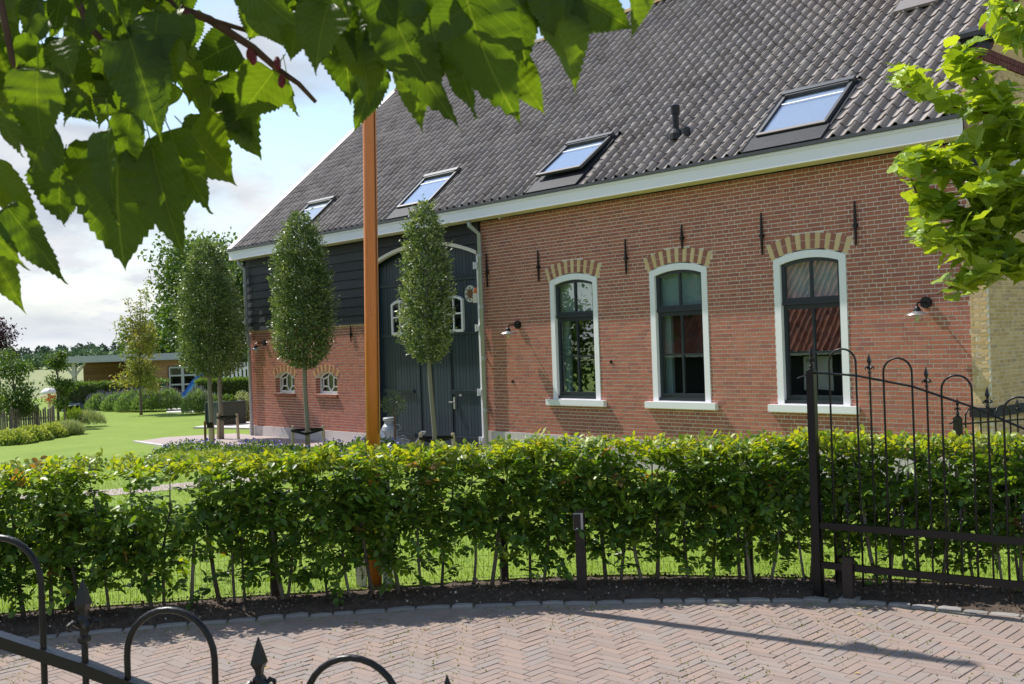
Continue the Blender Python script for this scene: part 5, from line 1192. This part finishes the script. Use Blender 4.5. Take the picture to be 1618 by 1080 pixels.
# picket fence
e = empty('picket_fence', (-14.2, 31.5, 0), 0, 'low weathered chestnut picket fence at the left edge beside yellow-green plants', 'fence')
fa, fb = Vector((-15.3, 29.6)), Vector((-13.85, 32.4)); n = 42
for i in range(n):
    q = fa.lerp(fb, i / (n - 1)) - Vector((-14.2, 31.5)); b = MB(); hgt = random.uniform(.64, .80) + (.12 if i % 11 == 0 else 0); w_ = .027 if i % 11 else .045; tl = random.uniform(-.02, .02)
    b.tube([(q.x, q.y, 0), (q.x + tl, q.y, hgt - .03), (q.x + tl, q.y, hgt)], [w_, w_ * .95, w_ * .3], 5, random.random()); b.obj('picket', 'grey_wood', e)
for z in (.18, .45):
    b = MB(); q0, q1 = fa - Vector((-14.2, 31.5)), fb - Vector((-14.2, 31.5)); b.tube([(q0.x, q0.y + .03, z), (q1.x, q1.y + .03, z)], .005, 5, .3); b.obj('binding_wire', 'dark_post', e)
for k, (x, y, h) in enumerate(((-14.35, 32.2, .85), (-13.95, 33.4, .95))):
    tag(MB().lathe([(.035, 0), (.035, h), (.02, h + .01)], (x, y, 0), 8, .4).obj('wooden_stake', 'grey_wood'), ('brown stake sticking up behind the middle of the picket fence', 'brown stake right of the picket fence end beside the grasses')[k], 'stake')
# lady's mantle and grasses
for k, (px, py, rx, h, lb) in enumerate(((8, 703, .6, .34, 'lime green plants at the far left under the picket fence'), (38, 698, .55, .36, 'lime green clump second from the left under the picket fence'), (66, 693, .52, .36, 'lime green clump below the middle of the picket fence'), (92, 688, .5, .34, 'yellow-green clump at the right end of the picket fence'))):
    g = gp(px, py); e = empty('lime_plant', (g.x, g.y + .35, 0), 0, lb, 'plant', 'lime green border plants'); mound('foliage', 0, 0, rx, .6, h, 1700, .075, 'lime_leaf', e, 80 + k, .9, .25); mound('lower_leaves', 0, 0, rx * 1.05, .65, h * .6, 700, .08, 'bed_leaf', e, 90 + k, .9, .3)
for k, (px, py, rx, h, lb, mt) in enumerate(((113, 676, .42, .5, 'fresh green grass tuft right of the picket fence', 'grass_blade'), (135, 675, .5, .42, 'silvery ornamental grass at the lawn edge', 'silver_grass'), (103, 688, .4, .30, 'grey-leaved plant at the foot of the fence end', 'silver_grass'))):
    g = gp(px, py); e = empty('ornamental_grass', (g.x, g.y + .3, 0), 0, lb, 'grass tuft'); mound('blades', 0, 0, rx, .45, h, 1500, .20, mt, e, 95 + k, .08, .9)
# covered heap, toadstool lamp
g = gp(120, 649); e = empty('covered_mower', (g.x, g.y, 0), 0, 'low rounded dark blue and white covered garden machine at the end of the lawn', 'garden machine')
b = MB(); b.add(*(lambda V: (V, [(0,1,5,4),(1,2,6,5),(2,3,7,6),(4,5,9,8),(5,6,10,9),(6,7,11,10),(0,4,8),(3,11,7),(0,8,11,3)]))([(-.45, -.3, 0), (-.3, -.3, .22), (.25, -.3, .25), (.45, -.3, 0), (-.42, 0, .12), (-.25, 0, .34), (.25, 0, .34), (.44, 0, .10), (-.45, .3, 0), (-.3, .3, .22), (.25, .3, .22), (.45, .3, 0)]), .3); b.obj('cover', 'cover_blue', e)
b = MB(); b.tube([(-.44, -.31, .03), (-.30, -.31, .23), (-.1, -.31, .24)], .02, 6, .9); b.obj('piping', 'white_paint', e)
g = gp(70, 652); e = empty('toadstool_ornament', (-16.4, 38.0, 0), 0, 'white domed garden ornament with orange-red flowers under it, left of the shed', 'garden ornament')
b = MB(); b.lathe([(.05, 0), (.05, .95)], (0, 0, 0), 10, .5); b.obj('stem', 'cream_paint', e)
b = MB(); b.lathe([(.28, .95), (.26, 1.03), (.16, 1.12), (.03, 1.15)], (0, 0, 0), 16, .6); b.obj('cap', 'white_paint', e, smooth=True)
P = rng.normal(0, .12, (120, 3)) + np.array([.1, -.1, .75]); leafcloud('orange_blooms', P, unit(120), unit(120), np.full(120, .07), np.full(120, .06), rng.random(120), 'beacon', e, LEAF2, 'stuff')
# white fence behind the round shrub
e = empty('white_fence', (-10.7, 45, 0), 0, 'white picket fence showing between the oak trunk and the house corner', 'fence')
for k in range(17): b = MB(); b.box(-1.6 + k * .17, -1.6 + k * .17 + .09, 0, .03, .3, 1.75, .6); b.obj('picket', 'white_paint', e)
b = MB(); b.box(-1.7, 1.4, .03, .06, .6, .7, .5); b.box(-1.7, 1.4, .03, .06, 1.45, 1.55, .5); b.obj('rail', 'white_paint', e)
# far row of trees, wood, meadow
for k in range(17):
    x = -176 + k * 5.0 + random.uniform(-1.2, 1.2); y = 375 + random.uniform(-4, 4); hh = random.uniform(5.9, 7.2)
    e = empty('poplar_tree', (x, y, 0), 0, 'tree in the far row on the horizon at the left', 'tree', 'far row of trees on the horizon')
    b = MB(); b.tube([(0, 0, 0), (0, 0, hh * .7)], [.25, .1], 6, .4); b.obj('trunk', 'bark', e)
    crown_cloud('crown', (0, 0, 0), [(1.2, .8), (2.5, 1.8), (4.5, 2.1), (hh - .8, 1.3), (hh, .2)], 420, .95, 'hazed_leaf', e, seed=200 + k, wr=.75)
n = 9000; x = rng.uniform(-160, 40, n); z = rng.random(n) ** .7 * (2.9 + .6 * np.sin(x * .13) + .4 * np.sin(x * .41)); P = np.stack([x, 210 + rng.uniform(0, 12, n), z], 1)
tag(leafcloud('far_wood', P, unit(n), unit(n) + np.array([0, -.4, .8]), rng.uniform(.7, 1.5, n), rng.uniform(.5, 1.1, n), np.clip(.5 + .3 * np.sin(x * .3) + rng.normal(0, .15, n), 0, 1), 'hazed_wood_leaf', None, LEAF2, 'stuff'), 'low band of woodland, haze put into its leaf colour, below the far row of trees', 'wood')
# ================================================================== MULBERRY LEAVES
def mulberry_mesh(k, matn, seedv, fine=True, stiff=1.0):
    r = random.Random(seedv)
    tk = [0, .02, .07, .14, .22, .31, .40, .49, .58, .67, .76, .84, .90, .95, 1.0]
    wk = [.0, .17, .35, .455, .49, .49, .465, .42, .355, .28, .195, .115, .055, .022, .002]
    ts = [0, .012, .035] + list(np.linspace(.06, .88, 27)) + [.91, .94, .97, 1.0] if fine else tk
    cols = (-1.0, -.68, -.34, 0, .34, .68, 1.0) if fine else (-1.0, -.5, 0, .5, 1.0); nc = len(cols)
    V = []; F = []; uv = []
    curl = r.uniform(.1, .5); fold = r.uniform(.12, .42); bend = r.uniform(-.45, -.02); tw = r.uniform(-.5, .5); ph = r.uniform(0, 6); wav = r.uniform(.012, .035); bend *= stiff; tw *= stiff; curl *= stiff; asym = r.uniform(.86, 1.12); side = r.uniform(-.10, .10)
    for i, t in enumerate(ts):
        w = float(np.interp(t, tk, wk)); back = -.075 * math.sin(math.pi * min(1, t / .25)) if t < .25 else 0
        for j, f in enumerate(cols):
            ww = w * (asym if f < 0 else 1); tooth = 0
            if abs(f) > .9 and .05 < t < .90: tooth = .020 if i % 2 else -.010
            x = f * ww * (1 + tooth * 2.2); y = t + back * abs(f) ** 1.5 + tooth * .9
            z = bend * t * t + fold * abs(x) - curl * x * x * 1.4 + wav * math.sin(t * 17 + f * 2.5 + ph) * abs(f) + tw * x * t * .5 + .012 * math.sin((t - .8 * abs(x)) * 48) * (abs(f) > .1)
            V.append((x + side * t * t, y, z)); uv.append((x + .5, y))
    for i in range(len(ts) - 1):
        for j in range(nc - 1): a = i * nc + j; F.append((a, a + 1, a + nc + 1, a + nc))
    o = len(V); V += [(-.009, -.34, .06), (.009, -.34, .06), (.010, .0, .0), (-.010, .0, .0), (0, -.34, .045), (0, 0, -.015)]; uv += [(.5, 0)] * 6; F += [(o, o + 1, o + 2, o + 3), (o + 1, o + 4, o + 5, o + 2), (o + 4, o, o + 3, o + 5)]
    me = bpy.data.meshes.new('leaf'); me.from_pydata(V, [], F); a = me.attributes.new('rnd', 'FLOAT', 'FACE'); a.data.foreach_set('value', [r.random()] * len(F))
    ul = me.uv_layers.new(name='UVMap')
    for lp in me.loops: ul.data[lp.index].uv = uv[lp.vertex_index]
    me.materials.append(MATS[matn]); me.polygons.foreach_set('use_smooth', [True] * len(F)); me.update(); return me, V, F
def vein(matn):
    t = MATS[matn].node_tree; tc = N(t, 'ShaderNodeTexCoord'); sp = N(t, 'ShaderNodeSeparateXYZ'); t.links.new(tc.outputs['UV'], sp.inputs[0])
    sx_ = N(t, 'ShaderNodeMath', operation='SUBTRACT'); sx_.inputs[1].default_value = .5; t.links.new(sp.outputs[0], sx_.inputs[0]); ab = N(t, 'ShaderNodeMath', operation='ABSOLUTE'); t.links.new(sx_.outputs[0], ab.inputs[0])
    ma = N(t, 'ShaderNodeMath', operation='MULTIPLY_ADD'); ma.inputs[1].default_value = -.95; t.links.new(ab.outputs[0], ma.inputs[0]); t.links.new(sp.outputs[1], ma.inputs[2])
    m2 = N(t, 'ShaderNodeMath', operation='MULTIPLY'); m2.inputs[1].default_value = 8.5; t.links.new(ma.outputs[0], m2.inputs[0]); fr = N(t, 'ShaderNodeMath', operation='FRACT'); t.links.new(m2.outputs[0], fr.inputs[0])
    f2 = N(t, 'ShaderNodeMath', operation='SUBTRACT'); f2.inputs[1].default_value = .5; t.links.new(fr.outputs[0], f2.inputs[0]); f3 = N(t, 'ShaderNodeMath', operation='ABSOLUTE'); t.links.new(f2.outputs[0], f3.inputs[0])
    s1 = N(t, 'ShaderNodeMapRange'); s1.inputs[1].default_value = .0; s1.inputs[2].default_value = .075; s1.inputs[3].default_value = .8; s1.inputs[4].default_value = 0; t.links.new(f3.outputs[0], s1.inputs[0])
    s2 = N(t, 'ShaderNodeMapRange'); s2.inputs[1].default_value = .006; s2.inputs[2].default_value = .018; s2.inputs[3].default_value = 1; s2.inputs[4].default_value = 0; t.links.new(ab.outputs[0], s2.inputs[0])
    mxx = N(t, 'ShaderNodeMath', operation='MAXIMUM'); t.links.new(s1.outputs[0], mxx.inputs[0]); t.links.new(s2.outputs[0], mxx.inputs[1])
    ramp = [n for n in t.nodes if n.type == 'VALTORGB'][0]; mix = N(t, 'ShaderNodeMixRGB'); mu = N(t, 'ShaderNodeMath', operation='MULTIPLY'); mu.inputs[1].default_value = .45; t.links.new(mxx.outputs[0], mu.inputs[0]); t.links.new(mu.outputs[0], mix.inputs[0])
    ls = [l for l in t.links if l.from_socket == ramp.outputs[0]]; tg_ = [l.to_socket for l in ls]
    for l in ls: t.links.remove(l)
    t.links.new(ramp.outputs[0], mix.inputs[1]); mix.inputs[2].default_value = (.14, .20, .055, 1)
    for q in tg_: t.links.new(mix.outputs[0], q)
    bp = N(t, 'ShaderNodeBump'); bp.inputs['Strength'].default_value = .5; bp.inputs['Distance'].default_value = .01; t.links.new(mxx.outputs[0], bp.inputs['Height']); pr = [n for n in t.nodes if n.type == 'BSDF_PRINCIPLED'][0]; t.links.new(bp.outputs[0], pr.inputs['Normal'])
for m_ in ('mulberry_dark', 'mulberry_sunlit'): vein(m_)
LD = [mulberry_mesh(k, 'mulberry_dark', 300 + k) for k in range(10)]; LDl = [mulberry_mesh(k, 'mulberry_dark', 300 + k, False) for k in range(10)]; LLt = [mulberry_mesh(k, 'mulberry_sunlit', 400 + k, False, .45) for k in range(10)]
def leaf_matrix(base, tip, nrm, w=1.0):
    D = (tip - base); L = D.length; D = D / L; X_ = D.cross(nrm).normalized(); Z_ = X_.cross(D)
    M = Matrix((X_ * L * w, D * L, Z_ * L)).transposed().to_4x4(); M.translation = base; return M
br = empty('mulberry_branch', (-.6, 1.9, 3.2), 0, 'large heart-shaped leaves hanging from an overhead branch across the top left', 'tree branch'); bo = Vector((-.6, 1.9, 3.2)); nleaf = 0
def put_leaf(b_px, t_px, Y, w=1.0, facing=None, dY=None, var=None):
    global nleaf
    base = at(*b_px, Y); tip = at(*t_px, Y + (dY if dY is not None else random.uniform(-.05, .05)))
    n = facing or Vector((random.gauss(0, .35), -1, random.gauss(.15, .35)))
    me = LD[var if var is not None else random.randrange(10)][0]; M = leaf_matrix(base - bo, tip - bo, n, w); link_mesh('leaf', me, br, M); nleaf += 1
hero = [((188, 225), (170, 425), 1.75, .84), ((240, 232), (272, 395), 1.7, .52), ((268, 205), (318, 345), 1.8, .70), ((300, 208), (362, 278), 1.9, .95), ((100, 262), (74, 362), 1.8, .85), ((82, 195), (32, 268), 1.7, 1.05),
        ((-20, 272), (74, 372), 1.9, .40), ((10, 325), (104, 450), 1.8, .42), ((-30, 370), (28, 478), 1.9, .50), ((-60, 300), (12, 420), 1.8, .45), ((172, 205), (165, 345), 1.6, .42), ((98, 235), (140, 312), 1.9, .45), ((206, 180), (190, 290), 1.65, .5),
        ((432, 112), (377, 192), 2.0, .95), ((373, 68), (305, 96), 2.1, .95), ((452, 112), (455, 188), 2.05, .9), ((328, 132), (418, 248), 2.1, .72), ((300, 118), (404, 190), 2.15, .55), ((255, 62), (332, 122), 2.2, .7), ((590, 105), (574, 212), 1.8, .60), ((604, -30), (668, 205), 1.45, .50), ((645, 60), (658, 212), 1.55, .5),
        ((728, -45), (776, 212), 1.4, .64), ((718, 70), (748, 190), 1.5, .62), ((798, 92), (862, 168), 1.55, .66), ((862, 8), (932, 122), 1.5, .72), ((900, -12), (1004, 42), 1.5, .8), ((1000, -40), (1018, 48), 1.5, .62), ((520, 5), (486, 105), 1.6, .8), ((545, 40), (548, 155), 1.7, .8), ((470, 20), (462, 95), 1.8, .9), ((560, 60), (600, 150), 1.7, .9), ((665, -30), (700, 140), 1.5, .6),
        ((318, 250), (286, 330), 2.0, .45), ((800, -30), (838, 105), 1.45, .7), ((355, 150), (400, 245), 2.1, .5), ((205, 60), (255, 215), 1.6, .6), ((330, 180), (310, 255), 2.0, .8), ((0, 170), (22, 255), 1.6, .8), ((415, -5), (400, 70), 1.9, .9), ((855, -30), (886, 60), 1.45, .8), ((60, 110), (50, 235), 1.6, .8)]
for b_, t_, Y, w in hero: put_leaf(b_, t_, Y, w)
rl = random.Random(77)
def region_fill(n, poly_test, x0, x1, y0, y1, Ys, Lr):
    k = 0
    while k < n:
        x, y = rl.uniform(x0, x1), rl.uniform(y0, y1); L = rl.uniform(*Lr); a = rl.gauss(math.pi / 2, .55)
        tx, ty = x + L * math.cos(a), y + L * math.sin(a)
        if not poly_test(tx, ty): continue
        put_leaf((x, y), (tx, ty), rl.uniform(*Ys), rl.uniform(.5, .9)); k += 1
edgeA = lambda x: np.interp(x, [-60, 0, 60, 120, 190, 240, 300, 330, 360, 400], [225, 225, 200, 205, 225, 205, 165, 150, 110, 80])
region_fill(190, lambda x, y: y < edgeA(x), -80, 300, -90, 170, (1.6, 2.6), (45, 90))
edgeB = lambda x: np.interp(x, [300, 400, 430, 480, 540, 600, 700, 760, 800, 900, 1000], [0, 40, 60, 90, 125, 130, 120, 105, 70, 25, 5])
region_fill(85, lambda x, y: y < edgeB(x), 380, 980, -100, 80, (1.4, 2.3), (55, 105))
# deep-lobed tips hanging low at the left edge
# unseen canopy leaves, added above the view to shade the hanging ones
cb = MB(); rc = random.Random(21)
for k in range(1000):
    c = Vector((rc.uniform(-2.9, .6), rc.uniform(1.2, 3.4), 0)); c.z = H + .335 * c.y + rc.uniform(.30, 1.3)
    d = Vector((rc.gauss(0, .6), rc.gauss(0, .6), -1)).normalized(); q = rc.randrange(10)
    M = leaf_matrix(c - bo, c - bo + d * rc.uniform(.09, .15), Vector((rc.gauss(0, .5), rc.gauss(0, .5), 1)), .9); cb.add([M @ Vector(v) for v in LDl[q][1]], LDl[q][2], rc.random())
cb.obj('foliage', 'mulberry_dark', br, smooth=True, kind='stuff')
# woody parts
def px_tube(name, pts, Y, r0, r1, parent, off, matn='red_twig'):
    P = [at(x, y, Y + random.uniform(-.02, .02)) - off for x, y in pts]; k = len(P); b = MB(); b.tube(P, [r0 + (r1 - r0) * i / (k - 1) for i in range(k)], 8, .5); return b.obj(name, matn, parent, smooth=True)
px_tube('bough', [(-500, -160), (-100, -120), (250, -90), (600, -120), (1000, -110), (1500, -260)], 1.9, .03, .015, br, bo, 'bark')
for pts, Y, r0, r1 in (([(240, -90), (270, 8), (330, 30), (400, 75), (440, 110), (472, 132), (499, 161)], 1.95, .010, .0035), ([(330, 30), (390, 48), (450, 62), (500, 80)], 1.95, .005, .003), ([(80, -100), (140, 40), (185, 90), (215, 130), (257, 196)], 1.85, .007, .003), ([(-20, -100), (20, 95), (55, 160), (95, 228)], 1.75, .007, .003), ([(430, -100), (500, 10), (545, 25), (590, 45)], 1.7, .006, .004), ([(780, -110), (700, -20), (640, 30)], 1.6, .006, .003)):
    px_tube('twig', pts, Y, r0, r1, br, bo)
for px, py in ((295, 28), (395, 85), (438, 100), (400, 92), (445, 128), (540, 130), (88, 222), (250, 190), (182, 88)):
    c = at(px, py, 1.93) - bo; b = MB(); b.lathe([(.002, -.012), (.007, -.006), (.007, .004), (.003, .012)], c, 8, .5); b.obj('mulberry', 'berry', br)
# right-hand mulberry: branches reaching in from the right
rb = empty('mulberry_tree', (5.2, 6.2, 0), 0, 'sunlit bright green mulberry tree reaching in from the right edge in front of the house', 'tree'); ro = Vector((5.2, 6.2, 0))
b = MB(); b.tube([(0, 0, 0), (.05, 0, 1.2), (-.05, .05, 2.4), (-.3, .05, 3.4), (-.9, 0, 4.4)], [.12, .10, .09, .07, .04], 12, .5); b.obj('trunk', 'bark', rb, smooth=True)
rbr = [([(1800, 330), (1700, 230), (1618, 196), (1560, 178), (1500, 168), (1462, 150), (1425, 130)], 6.0), ([(1618, 196), (1570, 150), (1540, 120), (1515, 90)], 6.0), ([(1800, 120), (1700, 60), (1618, 55), (1590, 20), (1580, 0)], 6.0),
       ([(1800, 420), (1700, 370), (1618, 340), (1560, 345), (1500, 335), (1450, 310), (1430, 255)], 6.0), ([(1618, 340), (1560, 300), (1500, 270), (1460, 250)], 6.1), ([(1700, 370), (1618, 420), (1560, 430), (1510, 450), (1480, 465)], 5.9), ([(1560, 345), (1510, 380), (1470, 375), (1440, 360)], 5.9), ([(1618, 420), (1580, 380), (1540, 390)], 6.0), ([(1618, 250), (1570, 235), (1530, 225)], 6.1), ([(1640, 300), (1600, 290), (1560, 285)], 5.8)]
clusters = []
for pts, Y in rbr:
    px_tube('branch', pts, Y, .018 if pts[0][0] > 1690 else .010, .004, rb, ro)
    P = [Vector(p) for p in pts]
    for i in range(len(P) - 1):
        m = max(1, int((P[i + 1] - P[i]).length / 16))
        for j in range(m): 
            q = P[i].lerp(P[i + 1], j / m)
            if q.x < 1670: clusters.append((q.x, q.y, Y))
    clusters += [(P[-1].x, P[-1].y, Y)] * 3
st_P = []; rl = random.Random(9); allr = []
# boundaries of the leaf masses so the wall shows where it does in the photograph
def ok_r(x, y):
    if y < 222: return x > np.interp(y, [-50, 0, 30, 55, 90, 120, 165, 195, 222], [1565, 1560, 1575, 1485, 1397, 1397, 1450, 1530, 1570])
    return x > np.interp(y, [215, 230, 300, 340, 400, 440, 500], [1425, 1415, 1420, 1440, 1462, 1490, 1530]) and y < 500
    
RLF = [mulberry_mesh(k, 'mulberry_sunlit', 450 + k, True, .45) for k in range(10)]
for cx, cy, Y in clusters:
    for _ in range(13):
        base = at(cx + rl.gauss(0, 9), cy + rl.gauss(0, 10), Y + rl.uniform(-.22, .22)); d = Vector((rl.gauss(-.25, .8), rl.gauss(-.1, .8), rl.gauss(-.05, .42))).normalized() * rl.uniform(.085, .155)
        tip = base + d; tx, ty = to_px(tip); bx, by = to_px(base)
        if not ok_r(tx, ty) or not ok_r(bx + 14, by): continue
        allr.append((base, tip, -abs(tx - bx) - abs(ty - by) if bx < 1625 else 0))
allr.sort(key=lambda q: q[2])
for i, (base, tip, _) in enumerate(allr):
    n = Vector((rl.gauss(-.25, .35), rl.gauss(-.1, .35), 1)); k = rl.randrange(10)
    M = leaf_matrix(base - ro, tip - ro, n, rl.uniform(.62, .85))
    if i < 298: link_mesh('leaf', RLF[k][0], rb, M)
    else: st_P.append((k, M))
b = MB()
for k, M in st_P: b.add([M @ Vector(v) for v in LLt[k][1]], LLt[k][2], rl.random())
o = b.obj('foliage', 'mulberry_sunlit', rb, smooth=True, kind='stuff')
print('leaves near', nleaf, 'right', len(allr))
